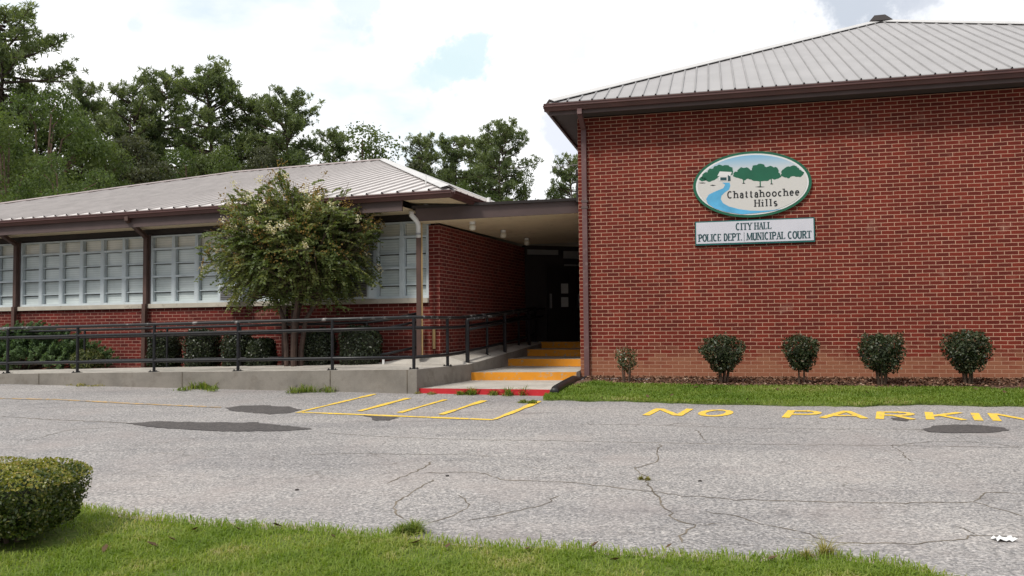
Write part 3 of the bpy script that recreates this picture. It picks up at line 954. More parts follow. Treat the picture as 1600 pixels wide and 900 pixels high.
# ------------------------------------------------------------------ signs on the hall
SERIF = {   # strokes: (points, thick?)   serifs: (x, y) ends
    'C': ([(arc(.5, .5, .40, .46, 50, 310, 14), 1)], []),
    'I': ([([(.5, 0), (.5, 1)], 1)], [(.5, 0), (.5, 1)]),
    'T': ([([(.5, 0), (.5, 1)], 1), ([(.06, .96), (.94, .96)], 0), ([(.08, 1), (.08, .8)], 0), ([(.92, 1), (.92, .8)], 0)], [(.5, 0)]),
    'Y': ([([(.08, 1), (.5, .45)], 1), ([(.92, 1), (.5, .45)], 0), ([(.5, 0), (.5, .48)], 1)], [(.08, 1), (.92, 1), (.5, 0)]),
    'H': ([([(.15, 0), (.15, 1)], 1), ([(.85, 0), (.85, 1)], 1), ([(.15, .52), (.85, .52)], 0)], [(.15, 0), (.15, 1), (.85, 0), (.85, 1)]),
    'A': ([([(.1, 0), (.5, 1)], 0), ([(.5, 1), (.9, 0)], 1), ([(.24, .34), (.76, .34)], 0)], [(.1, 0), (.9, 0)]),
    'L': ([([(.2, 0), (.2, 1)], 1), ([(.2, .04), (.9, .04)], 0), ([(.88, 0), (.88, .24)], 0)], [(.2, 1)]),
    'P': ([([(.2, 0), (.2, 1)], 1), ([(.2, .96), (.5, .96)] + arc(.52, .73, .34, .23, 90, -90, 8) + [(.2, .5)], 1)], [(.2, 0), (.12, 1)]),
    'O': ([(arc(.5, .5, .40, .46, 0, 360, 20), 1)], []),
    'E': ([([(.2, 0), (.2, 1)], 1), ([(.2, .96), (.85, .96)], 0), ([(.2, .52), (.7, .52)], 0), ([(.2, .04), (.88, .04)], 0), ([(.86, 0), (.86, .22)], 0), ([(.84, 1), (.84, .8)], 0)], []),
    'D': ([([(.2, 0), (.2, 1)], 1), ([(.2, .96), (.4, .96)] + arc(.42, .5, .45, .46, 90, -90, 12) + [(.2, .04)], 1)], []),
    'M': ([([(.1, 0), (.14, 1)], 0), ([(.14, 1), (.5, .08)], 1), ([(.5, .08), (.86, 1)], 0), ([(.86, 1), (.9, 0)], 1)], [(.1, 0), (.9, 0)]),
    'U': ([([(.15, 1), (.15, .35)] + arc(.5, .36, .35, .34, 180, 360, 10) + [(.85, 1)], 1)], [(.15, 1), (.85, 1)]),
    'N': ([([(.13, 0), (.13, 1)], 0), ([(.13, 1), (.85, 0)], 1), ([(.85, 0), (.85, 1)], 0)], [(.13, 0), (.1, 1), (.85, 1)]),
    'R': ([([(.2, 0), (.2, 1)], 1), ([(.2, .96), (.5, .96)] + arc(.52, .74, .32, .22, 90, -90, 8) + [(.2, .52)], 1), ([(.5, .5), (.92, 0)], 1)], [(.2, 0), (.12, 1), (.92, 0)]),
    '.': ([([(.3, 0), (.3, .13)], 1)], []),
    '|': ([([(.5, -.2), (.5, 1.15)], 0)], []),
    'h': ([([(.2, 0), (.2, 1.02)], 1), ([(.2, .45)] + arc(.5, .42, .3, .24, 150, 0, 8) + [(.8, 0)], 1)], [(.2, 0), (.8, 0), (.12, 1.02)]),
    'a': ([(arc(.5, .42, .27, .24, 160, 0, 8) + [(.77, .0), (.88, .0)], 1), ([(.77, .4)] + arc(.47, .19, .25, .19, 90, 340, 12), 1)], []),
    't': ([([(.42, .9), (.42, .18)] + arc(.6, .18, .18, .16, 180, 320, 6), 1), ([(.15, .64), (.78, .64)], 0)], []),
    'o': ([(arc(.5, .33, .34, .31, 0, 360, 18), 1)], []),
    'c': ([(arc(.5, .33, .34, .31, 50, 310, 12), 1)], []),
    'e': ([([(.18, .36), (.82, .36)] + arc(.5, .34, .33, .31, 5, 315, 14), 1)], []),
    'i': ([([(.5, 0), (.5, .64)], 1), ([(.5, .82), (.5, .96)], 1)], [(.5, 0), (.42, .64)]),
    'l': ([([(.5, 0), (.5, 1.02)], 1)], [(.5, 0), (.42, 1.02)]),
    's': ([(arc(.5, .47, .26, .17, 40, 270, 10) + arc(.5, .16, .28, .15, 90, -140, 10), 1)], []),
}
WIDTH = {'I': .5, '.': .42, '|': .55, 'i': .5, 'l': .5, 't': .66, 's': .72, 'c': .76, 'e': .78, 'a': .78, 'M': 1.2, ' ': .42, 'T': .95, 'E': .85, 'L': .82}


def text_mesh(txt, x0, x1, zb, h, y, thick=.20, thin=.10, track=0.06):
    tot = sum(WIDTH.get(c, .9) + track for c in txt) - track
    sx = (x1 - x0) / tot
    mb = MB(); x = x0; k = 0
    for c in txt:
        wd = WIDTH.get(c, .9)
        if c != ' ':
            st, sf = SERIF[c]
            for pts, tk in st:
                P = [(x + px * wd * sx, zb + pz * h) for px, pz in pts]
                k += 1
                stroke(mb, P, (thick if tk else thin) * h * .9, 0, lambda a, bb, _z, yy=y - .0004 * (k % 4): (a, yy, bb))
            for px, pz in sf:
                cx = x + px * wd * sx; e = .17 * h; k += 1
                zz = zb + (pz * h if pz < .5 else pz * h - thin * h * .9)
                yy = y - .0005 - .0004 * (k % 4)
                mb.face([(cx - e, yy, zz), (cx + e, yy, zz), (cx + e, yy, zz + thin * h * .9), (cx - e, yy, zz + thin * h * .9)])
        x += (wd + track) * sx
    return mb


M['signgreen'] = simple('sign_green', (0.012, 0.115, 0.062), 0.4, 0.08, 6)
M['signteal'] = simple('sign_teal', (0.012, 0.12, 0.11), 0.4, 0.08, 6)
M['signwhite'] = simple('sign_white', (0.70, 0.70, 0.70), 0.45, 0.03, 3)
M['signpale'] = simple('sign_pale_panel', (0.58, 0.58, 0.64), 0.45, 0.03, 3)
M['signblue'] = simple('sign_blue', (0.10, 0.40, 0.66), 0.4, 0.2, 3)
M['ink'] = simple('sign_ink', (0.014, 0.016, 0.018), 0.5, 0.1, 6)
M['inkteal'] = simple('sign_dark_teal', (0.014, 0.060, 0.070), 0.5, 0.1, 6)


def printed_sky():
    """printed fade from blue at the top rim to cream"""
    mt, nt, bs, _ = new_mat('sign_printed_face')
    sep = node(nt, 'ShaderNodeSeparateXYZ'); nt.links.new(objco(nt), sep.inputs[0])
    mr = node(nt, 'ShaderNodeMapRange'); mr.inputs[1].default_value = 0.10; mr.inputs[2].default_value = 0.54
    nt.links.new(sep.outputs[2], mr.inputs[0])
    c = ramp(nt, mr.outputs[0], [(0.0, (0.60, 0.585, 0.56)), (0.45, (0.52, 0.58, 0.62)), (1.0, (0.16, 0.43, 0.66))])
    nt.links.new(c, bs.inputs['Base Color']); bs.inputs['Roughness'].default_value = 0.4
    return mt


M['signface'] = printed_sky()
OZ, OX = 4.06, 3.12
sign = empty('oval_sign', HL(OX, 0, OZ), -TH)
tag(sign, 'oval town sign with green rim, trees and a blue river, mounted above the white board', 'sign')
SK = 0.01


def ellipse(rx, rz, y, n=64): return [(rx * math.cos(2 * math.pi * i / n), y, rz * math.sin(2 * math.pi * i / n)) for i in range(n)]


def disc(rx, rz, y0, y1):
    mb = MB(); A = ellipse(rx, rz, y0); B = ellipse(rx, rz, y1)
    mb.face(A); mb.face(list(reversed(B)))
    for i in range(len(A)):
        j = (i + 1) % len(A); mb.face([A[j], A[i], B[i], B[j]])
    return mb


disc(1.015, .59, -.055, -.005).build('rim', M['signgreen'], sign)
disc(.965, .548, -.060, -.056).build('border', M['signwhite'], sign)
disc(.935, .52, -.064, -.061).build('face', M['signface'], sign)


def e2(px, py):          # sign crop pixels -> sign metres (the crop leans a little with the perspective)
    x = (px - 620) * .00221
    return x, -(py - 342 + .045 * (px - 620)) * .00238


def flat_shape(mb, pts, y):
    mb.face([(*(lambda q: (q[0], y, q[1]))(e2(*p)),) for p in pts])


def lobes(mb, blobs, y):
    for i, (cx, cy, rx, ry) in enumerate(blobs):
        pts = []
        for k in range(26):
            a = 2 * math.pi * k / 26
            rr = 1 + .07 * math.sin(5 * a + i) + .06 * math.sin(9 * a + 2 * i) + random.uniform(-.03, .03)
            pts.append((cx + rx * rr * math.cos(a), cy + ry * rr * math.sin(a)))
        flat_shape(mb, pts, y - .0003 * (i % 5))


mb = MB()
lobes(mb, [(290, 285, 62, 36), (330, 258, 55, 40), (370, 235, 50, 40), (425, 235, 52, 38), (450, 250, 30, 26), (240, 302, 30, 16)], -.0655)
lobes(mb, [(565, 262, 58, 48), (520, 270, 42, 26), (685, 235, 62, 45), (690, 278, 90, 44), (630, 272, 50, 34), (775, 255, 60, 48), (800, 278, 48, 28)], -.0655)
lobes(mb, [(930, 245, 66, 36), (895, 262, 48, 34), (975, 262, 45, 28), (945, 215, 24, 12)], -.0655)
for (a, bb, c, d) in [(312, 318, 345, 350), (556, 563, 300, 335), (683, 692, 310, 360), (770, 777, 300, 340)]:
    flat_shape(mb, [(a, c), (bb, c), (bb, d), (a, d)], -.0672)
mb.build('tree_emblem', M['signgreen'], sign)
mb = MB()
for (cx, cy, rx) in [(318, 350, 24), (685, 362, 40), (235, 332, 30), (560, 335, 14), (775, 340, 14)]:
    mb = MB(); flat_shape(mb, [(cx - rx, cy), (cx, cy + 4), (cx + rx, cy), (cx, cy - 4)], -.0676)
    mb.build('shadow_emblem', M['ink'], sign)
mb = MB()
Lb = [(392, 330), (415, 345), (400, 372), (340, 395), (285, 420), (262, 455), (275, 490), (330, 525), (420, 552), (540, 568), (640, 560), (740, 548), (840, 530)]
Rb = [(450, 330), (455, 352), (445, 382), (410, 405), (385, 428), (378, 455), (395, 485), (440, 510), (520, 530), (600, 540), (680, 541), (760, 537), (850, 527)]
for i in range(len(Lb) - 1):
    flat_shape(mb, [Lb[i], Lb[i + 1], Rb[i + 1], Rb[i]], -.0657)
mb.build('river_emblem', M['signblue'], sign)
mb = MB()
flat_shape(mb, [(355, 280), (375, 245), (470, 250), (455, 282)], -.0682)
flat_shape(mb, [(368, 282), (436, 282), (436, 316), (368, 316)], -.0685)
mb.build('cottage_emblem', M['signwhite'], sign)
mb = MB()
flat_shape(mb, [(378, 290), (428, 290), (428, 313), (378, 313)], -.0692)
flat_shape(mb, [(438, 272), (458, 284), (458, 316), (438, 318)], -.0692)
mb.build('cottage_wall_emblem', M['inkteal'], sign)
x0, zc = e2(430, 447); x1, _ = e2(985, 447)
text_mesh('Chattahoochee', x0, x1, -.235, .125, -.067, .19, .10, .12).build('lettering', M['ink'], sign)
text_mesh('Hills', .04, .44, -.405, .125, -.067, .20, .10, .12).build('lettering', M['ink'], sign)

board = empty('name_board', HL(3.145, 0, 3.215), -TH)
tag(board, 'white rectangular board lettered CITY HALL fixed below the oval sign', 'sign')
mb = MB(); mb.box(-1.02, 1.02, -.045, -.005, -.215, .215); mb.build('frame', M['signteal'], board)
mb = MB(); mb.box(-1.0, 1.0, -.052, -.0455, -.187, .195); mb.build('panel', M['signpale'], board)
text_mesh('CITY HALL', -.31, .30, .035, .125, -.054, .19, .10, .05).build('lettering', M['inkteal'], board)
text_mesh('POLICE DEPT.', -.965, -.195, -.15, .13, -.054, .19, .10, .04).build('lettering', M['inkteal'], board)
text_mesh('|', -.20, -.14, -.145, .12, -.054, .1, .07).build('lettering', M['inkteal'], board)
text_mesh('MUNICIPAL COURT', -.13, .965, -.15, .13, -.054, .19, .10, .04).build('lettering', M['inkteal'], board)

# ------------------------------------------------------------------ the low wing on the left
TW = R(19.4)
WC = Vector((-1.54, 15.4, 0))
WD = Vector((math.cos(TW), -math.sin(TW), 0)); WN = Vector((math.sin(TW), math.cos(TW), 0))


def WL(x, y, z=0.0): return WC + WD * x + WN * y + Vector((0, 0, z))


wing = empty('school_wing', WC, -TW)
tag(wing, 'long low brick wing with a band of blinds-drawn windows under a hipped metal roof', 'building')
XL, XR, WDEP, Z0 = -16.2, 0.22, 16.2, 0.45
SILL, WTOP, HEAD = 2.12, 3.56, 3.70
b = MB()
# dwarf wall under the windows, pillar at the corner, side and rear walls
b.box(XL, 0.0, 0.0, .30, Z0, SILL - .09)
b.box(0.0, XR, 0.0, .5, Z0, 3.47)
b.box(-.08, XR, .5, WDEP, Z0, 3.47)
b.box(XL, XL + .3, .3, WDEP, Z0, HEAD)
b.box(XL + .3, -.08, WDEP - .3, WDEP, Z0, HEAD)
b.build('wall', M['brick2'], wing)
b = MB(); b.box(XL, -.002, -.06, .28, SILL - .088, SILL); b.build('sill', M['sill'], wing)
b = MB(); b.box(XL, -.06, .02, .28, WTOP, HEAD - .004); b.box(XL, -.06, -.02, .019, WTOP + .03, HEAD - .004); b.build('header', M['dark'], wing)
b = MB()
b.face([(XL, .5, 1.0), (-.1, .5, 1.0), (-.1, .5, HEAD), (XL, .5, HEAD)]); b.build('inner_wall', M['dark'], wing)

POSTS = [-13.85, -10.2, -6.52, -2.85]
HT = WTOP - SILL


def window(xa, xb):
    mb = MB()
    fr, d0, d1 = .035, -.005, .10
    Z = [SILL, SILL + .18 * HT, SILL + .40 * HT, SILL + .594 * HT, SILL + .803 * HT, WTOP]
    mb.box(xa, xa + fr, d0, d1, SILL, WTOP); mb.box(xb - fr, xb, d0, d1, SILL, WTOP)
    th = [.05, .018, .04, .018, .04, .03]
    for i, (z, t) in enumerate(zip(Z, th)):
        za, zb = (z, z + t) if i == 0 else (z - t, z) if i == 5 else (z - t / 2, z + t / 2)
        mb.box(xa + fr, xb - fr, d0 + (.03 if t < .02 else .003), d1, za, zb)
    # vents stand a little proud of the frame
    mb.box(xa + fr, xa + fr + .018, d0 + .006, d1, Z[0] + .05, Z[4] - .02)
    mb.box(xb - fr - .018, xb - fr, d0 + .006, d1, Z[0] + .05, Z[4] - .02)
    w = mb.build('window', M['frame'], wing)
    mb = MB()
    sh = random.uniform(0, 9)
    for i in range(5):
        yy = .084 + random.uniform(-.004, .004)
        tl = random.uniform(-.006, .006)
        a, c, z1, z2 = xa + fr + .001, xb - fr - .001, Z[i] + .012, Z[i + 1] - .012
        mb.cur = 1 if i == 4 else 0
        mb.face([(a, yy, z1), (c, yy + tl, z1), (c, yy + tl, z2), (a, yy, z2)], [(a + sh, z1 + sh), (c + sh, z1 + sh), (c + sh, z2 + sh), (a + sh, z2 + sh)])
    mb.build('pane', [M['pane'], M['toplight']], w)
    mb = MB()  # dark strips painted in for the bars' shadow on each pane's top and left
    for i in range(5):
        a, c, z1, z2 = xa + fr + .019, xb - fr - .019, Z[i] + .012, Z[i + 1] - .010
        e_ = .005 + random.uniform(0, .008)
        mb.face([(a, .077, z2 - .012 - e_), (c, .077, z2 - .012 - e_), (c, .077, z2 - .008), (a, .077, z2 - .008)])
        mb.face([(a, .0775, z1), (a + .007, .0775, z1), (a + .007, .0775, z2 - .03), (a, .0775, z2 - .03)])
    mb.build('pane_shade', M['dark'], w)


edges = [XL] + POSTS + [0.0]
for i in range(len(edges) - 1):
    a = edges[i] + (.07 if i else .02); c = edges[i + 1] - (.07 if i < len(edges) - 2 else .002)
    n = 5 if i == len(edges) - 2 else 6 if i else 4
    wd = (c - a) / n
    for k in range(n): window(a + k * wd + .001, a + (k + 1) * wd - .001)
for x in POSTS:
    b = MB(); b.box(x - .068, x + .068, -.03, .27, SILL + .001, WTOP + .028)
    b.build('mullion', M['fascia'], wing)

# roof
OVH = .9
ea, eb = XL - .9, .82
er = WDEP + .9
RID = 5.1
ZE = 3.965
ra = Vector((-5.24, 8.1, 6.58)); rb = Vector((-10.55, 8.1, 6.58))
cs = [Vector((ea, -OVH, ZE)), Vector((eb, -OVH, ZE)), Vector((eb, er, ZE)), Vector((ea, er, ZE))]
b = MB()
b.face([cs[0], cs[1], ra, rb]); b.face([cs[1], cs[2], ra]); b.face([cs[2], cs[3], rb, ra]); b.face([cs[3], cs[0], rb])
for i in range(4):
    p, q = cs[i], cs[(i + 1) % 4]; b.face([p - th_, q - th_, q, p])
ribs(b, cs[0], cs[1], rb, ra, 0.305, .05, .028)
ribs(b, cs[1], cs[2], ra, ra, 0.305, .05, .028)
wroof = b.build('roof', [M['roof2'], M['rib2'], M['dark']], wing)
b = MB()
nf, nr, nl, nb_ = pn(cs[0], cs[1], ra), pn(cs[1], cs[2], ra), pn(cs[3], cs[0], rb), pn(cs[2], cs[3], ra)
hip_cap(b, cs[1], ra, nf, nr); hip_cap(b, cs[2], ra, nr, nb_)
b.cur = 1
hip_cap(b, cs[0], rb, nf, nl); hip_cap(b, rb, ra, nf, nb_)
b.build('ridge_cap', [M['cap'], M['cap2']], wroof)
b = MB()
gutter(b, (ea - .05, -OVH, 0), (eb + .08, -OVH, 0), (0, -1, 0), ZE - .035, .12, .11)
gutter(b, (eb, -OVH, 0), (eb, er, 0), (1, 0, 0), ZE - .035, .12, .11)
b.build('gutter', M['brown'], wing)
b = MB()
b.box(ea + .02, -.10, -OVH + .02, -OVH + .055, HEAD - .065, ZE - .04)
b.box(-.099, eb, -OVH + .02, -OVH + .055, ZE - .14, ZE - .04)
b.box(eb - .04, eb - .005, -OVH + .056, er, ZE - .14, ZE - .04)
b.build('fascia', M['fascia'], wing)
b = MB()
b.box(ea + .02, -.10, -OVH + .056, .02, HEAD - .003, HEAD + .011)
b.box(-.099, eb - .05, -OVH + .06, 4.9, ZE - .14, ZE - .12)
b.build('soffit', M['soffit'], wing)
for x in (-10.2, -6.52):      # downspouts with a long offset under the soffit
    b = MB()
    xs_ = x + .35
    b.bar((xs_, -OVH - .05, ZE - .12), (xs_, -OVH - .05, HEAD + .06), .085, .075, (0, 1, 0))
    b.bar((xs_, -OVH - .05, HEAD + .08), (x, -.07, HEAD - .17), .085, .075, (0, 0, 1))
    b.box(x - .045, x + .045, -.105, -.032, SILL + .003, HEAD - .14)
    b.box(x - .045, x + .045, -.135, -.063, Z0 + .2, SILL + .002)
    b.build('downspout', M['post'], wing)
b = MB(); b.box(-3.15, -3.05, -.08, -.003, Z0 + .2, SILL - .09); b.build('downspout', M['post'], wing)
b = MB(); b.tube([(.11, -.03, 1.18), (.11, -.03, 1.58)], .03, 8); b.build('conduit', M['tan'], wing)

# window air conditioners
for (xa, xb_, lb) in [(-4.45, -3.95, 'grey window air conditioner under the left side of the blossoming tree'), (-1.62, -1.08, 'grey window air conditioner under the right side of the blossoming tree')]:
    a = empty('air_conditioner', WL((xa + xb_) / 2, 0, SILL + .002), -TW)
    hw = (xb_ - xa) / 2
    b = MB(); b.box(-hw, hw, -.32, .028, .0, .34); b.build('casing', M['frame'], a)
    b = MB()
    b.box(-hw + .03, hw - .03, -.326, -.3205, .03, .31)
    b.build('grille', M['grey'], a)
    b = MB()
    for k in range(8): b.box(-hw + .05, hw - .05, -.333, -.3262, .05 + k * .032, .05 + k * .032 + .012)
    b.build('louvre', M['dark'], a)
    tag(a, lb, 'air conditioner', 'window air conditioners')

# ------------------------------------------------------------------ covered entrance between the two buildings
canopy = empty('entrance_canopy', WL(0, 0, 0))
tag(canopy, 'flat brown canopy with a beige ceiling bridging the two brick buildings', 'canopy')
inv = -canopy.location


def loc(p): return Vector(p) + inv


LF = WL(-.05, -.45, 3.49); L1 = WL(-.05, -.012, 3.492); L2 = WL(XR + .006, -.012, 3.50); LB = WL(XR + .006, 4.95, 3.535)
RF = HL(-.012, .12, 3.70); RB = HL(-.012, 5.6, 3.70)
loop = [LF, RF, RB, LB, L2, L1]
up = Vector((0, 0, .26))
b = MB()
b.solid([loc(p + up) for p in loop], [loc(p + Vector((0, 0, .004))) for p in loop])
b.build('roof_slab', M['fascia'], canopy)
b = MB()
b.face([loc(p) for p in reversed(loop)]); b.build('ceiling', M['soffit'], canopy)
b = MB()
fdir = (RF - LF).normalized()
b.bar(loc(LF + up + Vector((0, -.02, .0)) - fdir * .07), loc(RF + up + Vector((0, -.02, .0))), .06, .05)
b.build('drip_edge', M['dark'], canopy)
# end wall with the doors
b = MB()
E0, E1 = WL(XR + .01, 4.95, 0), HL(-.012, 5.45, 0)
ed = (E1 - E0).normalized(); en = Vector((ed.y, -ed.x, 0)); EL = (E1 - E0).length


def ebox(b, s0, s1, o0, o1, za, zb):
    A = [E0 + ed * s0 + en * o1, E0 + ed * s1 + en * o1, E0 + ed * s1 + en * o0, E0 + ed * s0 + en * o0]
    b.solid([loc((p.x, p.y, zb)) for p in A], [loc((p.x, p.y, za)) for p in A])


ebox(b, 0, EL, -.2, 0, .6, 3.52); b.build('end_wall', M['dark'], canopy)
for s in (.55, 1.30, 2.05, 2.8):
    if s + .7 < EL + .2:
        b = MB(); ebox(b, s, min(s + .70, EL - .02), .003, .045, 1.2, 3.02); dr = b.build('door', M['door'], canopy)
        b = MB(); ebox(b, s + .06, s + .10, .046, .09, 2.0, 2.35); b.build('handle', M['grey'], dr)
b = MB(); ebox(b, .05, .86, .003, .03, 3.30, 3.42); ebox(b, 1.0, EL - .05, .003, .03, 3.22, 3.40); b.build('transom', M['panel'], canopy)
b = MB(); ebox(b, 1.0, EL - .05, .046, .075, 3.03, 3.07); b.build('door_head', M['panel'], canopy)
# white downspout elbow, brown post and tan conduit at the canopy corner
b = MB()
p0 = WL(-.09, -.52, 3.66)
b.tube([loc(p0), loc(WL(-.09, -.53, 3.60)), loc(WL(-.04, -.40, 3.50)), loc(WL(-.03, -.36, 3.42)), loc(WL(-.03, -.36, 3.20))], .048, 10)
ds2 = b.build('downspout', M['white'], canopy, True)
b = MB(); b.tube([loc(WL(-.03, -.36, 3.285)), loc(WL(-.03, -.36, 3.255))], .056, 10); b.build('band', M['grey'], ds2)
b = MB()
pp = WL(-.03, -.36, 0)
b.bar(loc((pp.x, pp.y, 1.05)), loc((pp.x, pp.y, 3.20)), .085, .085, (0, 1, 0))
b.build('post', M['post'], canopy)
b = MB(); q = WL(.032, -.36, 0); b.tube([loc((q.x, q.y, 1.06)), loc((q.x, q.y, 3.47))], .016, 6); b.build('conduit', M['tan'], canopy)
b = MB()
q = WL(.05, .06, 0)
pr = Vector((-1.56, 15.15, 3.75))
b.tube([loc(pr), loc(pr + Vector((0, 0, .62)))], .013, 6)
b.tube([loc(pr), loc(pr + Vector((0, 0, .14)))], .045, 8)
b.build('vent_pipe', M['white'], canopy)
b = MB(); pr = Vector((-.44, 16.4, 3.8)); b.tube([loc(pr), loc(pr + Vector((0, 0, .33)))], .04, 8); b.build('vent_pipe', M['white'], canopy)

ceil_pts = [(-.73, 15.52, 'first globe light on the canopy ceiling, nearest its front edge'), (-.17, 16.97, 'middle globe light on the canopy ceiling'), (.34, 18.56, 'last globe light on the canopy ceiling, by the dark doors')]
for (x, y, lb) in ceil_pts:
    # height of the sloping ceiling there
    s = (Vector((x, y, 0)) - WL(XR, 0)).dot(WD)
    zc = 3.505 + .075 * max(0, s)
    a = empty('ceiling_light', (x, y, zc))
    b = MB(); b.tube([(0, 0, .0), (0, 0, -.05)], .055, 12); b.build('base', M['white'], a)
    b = MB()
    prof = [(.040, -.05), (.062, -.075), (.068, -.11), (.055, -.15), (.02, -.165)]
    b.tube([(0, 0, z) for _, z in prof], [r for r, _ in prof], 14)
    b.build('globe', M['fixture'], a, True)
    tag(a, lb, 'light', 'globe lights under the canopy')
for zz, lb in ((2.36, 'upper pale notice taped beside the dark entrance doors'), (2.03, 'lower pale notice taped beside the dark entrance doors')):
    s = 1.0
    A = [E0 + ed * (s - .09) + en * .05, E0 + ed * (s + .10) + en * .05]
    b = MB()
    b.solid([(A[0].x, A[0].y - .004, zz + .24), (A[1].x, A[1].y - .004, zz + .24), (A[1].x, A[1].y, zz + .24), (A[0].x, A[0].y, zz + .24)],
            [(A[0].x, A[0].y - .004, zz), (A[1].x, A[1].y - .004, zz), (A[1].x, A[1].y, zz), (A[0].x, A[0].y, zz)])
    tag(b.build('notice', M['paper']), lb, 'notice', 'notices on the entrance wall')

# ------------------------------------------------------------------ ramp, steps, railings
A_ = Vector((-1.52, 13.2, .915)); B_ = Vector((-.77, 15.05, .905)); E_ = Vector((.85, 20.15, 1.2))
Wc = WL(XR + .012, -.02, 1.09); We = WL(XR + .012, 4.93, 1.2)
RL0 = Vector((-11.9, 16.01, .765)); rdir = Vector((-9.42 + 1.52, 15.34 - 13.2, 0)).normalized(); rn = Vector((.2615, .9652, 0))
RL1 = RL0 + rn * 1.5
Bk = Vector((-2.55, 15.03, .93))
ramp_o = empty('concrete_ramp', (A_.x, A_.y, .5))
tag(ramp_o, 'grey concrete access ramp rising from the left to the covered entrance', 'ramp')
ri = -ramp_o.location
deck = MB(); side = MB()


def rl(p): return tuple(Vector(p) + ri)


def slab(loop, t=.004):
    deck.face([rl(p) for p in loop])


slab([RL0, A_, Bk]); slab([RL0, Bk, RL1])
slab([Bk, A_, B_]); slab([Bk, B_, Wc])
slab([Wc, B_, E_]); slab([Wc, E_, We])
loop = [RL0, A_, B_, E_, We, Wc, Bk, RL1]
for i in range(len(loop)):
    a, c = loop[i], loop[(i + 1) % len(loop)]
    d_ = Vector((0, 0, .0))
    zl = .35
    side.face([rl((a.x, a.y, zl)), rl((c.x, c.y, zl)), rl(c), rl(a)])
deck.build('deck', M['concrete'], ramp_o)
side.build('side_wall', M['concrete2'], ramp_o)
# expansion joints in the front face
b = MB()
for t in (.32, .60, .86, .985):
    p = RL0.lerp(A_, t) + Vector((-rn.x * .004, -rn.y * .004, 0))
    d = rdir * .008
    b.face([rl((p.x - d.x, p.y - d.y, .5)), rl((p.x + d.x, p.y + d.y, .5)), rl((p.x + d.x, p.y + d.y, p.z)), rl((p.x - d.x, p.y - d.y, p.z))])
b.build('joint', M['crack'], ramp_o)

steps = empty('entrance_steps', (0, 13.5, .5))
tag(steps, 'concrete steps with orange painted risers and a red lowest step', 'steps')
si = -steps.location


def sl_(p): return tuple(Vector(p) + si)


def on_cheek(t, off=.0):      # a point on the foot of the ramp's cheek wall
    p = B_.lerp(E_, t); return Vector((p.x - .02, p.y, 0))


# front edges of each step, left to right, with heights
hallx = lambda y: HL(-.008, y)
S = [
    (Vector((-1.50, 13.28, 0)), Vector((.56, 12.74, 0)), .61, 'red'),
    (on_cheek(.012), Vector((1.13, 14.86, 0)), .752, 'orange'),
    (on_cheek(.42), hallx(1.15), .905, 'orange'),
    (on_cheek(.68), hallx(2.35), 1.055, 'orange'),
    (on_cheek(.90), hallx(3.45), 1.195, 'orange'),
]
corner = HL(-.008, 0)
backL, backR = E_ + Vector((0, 0, -.01)), hallx(5.4)
for i, (l, r_, z, pc) in enumerate(S):
    if i + 1 < len(S): nl_, nr_ = S[i + 1][0], S[i + 1][1]
    else: nl_, nr_ = Vector((E_.x, E_.y, 0)), backR
    if i == 0: lp = [l, r_, Vector((1.13, 14.86, 0)), on_cheek(.012), Vector((A_.x + .06, A_.y + .16, 0))]
    elif i == 1: lp = [l, r_, corner, nr_, nl_]
    else: lp = [l, r_, nr_, nl_]
    ext = Vector((.0, .10, 0))
    tp = MB()
    b0 = .35
    tp.solid([sl_((p.x, p.y, z)) for p in lp], [sl_((p.x, p.y, b0)) for p in lp])
    st = tp.build('step', M['concrete'], steps)
    rz = MB()
    dv = (r_ - l).normalized(); nv = Vector((dv.y, -dv.x, 0)) * .006
    ht = .10 if i == 0 else .145
    za = z - ht - .03 if i == 0 else z - ht + .002
    n = 1
    a, c = l + nv - dv * .0, r_ + nv
    q = [a, c]
    rz.face([sl_((a.x, a.y, za)), sl_((c.x, c.y, za)), sl_((c.x, c.y, z + .002)), sl_((a.x, a.y, z + .002))])
    a2, c2 = l - nv * (4 if i else 2.5), r_ - nv * (4 if i else 2.5)
    rz.face([sl_((a.x, a.y, z + .002)), sl_((c.x, c.y, z + .002)), sl_((c2.x, c2.y, z + .002)), sl_((a2.x, a2.y, z + .002))])
    rz.build('riser', M[pc], st)


def railing(name, pts, posts, heights, r, lb, flange=True, mat=None, post_r=None, chip=False):
    """pts: deck line; posts: indices with a post; heights above the deck of the rails"""
    base = empty(name, pts[0])
    iv = -Vector(pts[0])
    mat = mat or M['black']
    for p in posts:
        b = MB()
        p = Vector(p) + iv
        b.tube([p + Vector((0, 0, -.0)), p + Vector((0, 0, max(heights)))], post_r or r * 1.05, 8)
        po = b.build('post', mat, base, False)
        if flange:
            b = MB()
            b.box(p.x - .075, p.x + .075, p.y - .055, p.y + .055, p.z - .002, p.z + .012)
            for sx in (-.055, .055): b.tube([(p.x + sx, p.y - .03, p.z + .012), (p.x + sx, p.y - .03, p.z + .03)], .012, 6)
            b.build('flange', mat, po)
    for k, h in enumerate(heights):
        b = MB()
        P = [Vector(p) + iv + Vector((0, 0, h)) for p in pts]
        b.tube(P, r, 8)
        nm = 'top_rail' if k == 0 else 'bottom_rail' if k == len(heights) - 1 and len(heights) > 2 else 'middle_rail'
        b.build(nm, M['blackchip'] if chip and k == 0 else mat, base, True)
    tag(base, lb, 'railing')
    return base


def front(u, dz=0.0):       # a point of the ramp's front edge by its distance left of the corner, set 9 cm in
    t = u / (RL0 - A_).length
    p = A_.lerp(RL0, t); return p + rn * .09 + Vector((0, 0, dz))


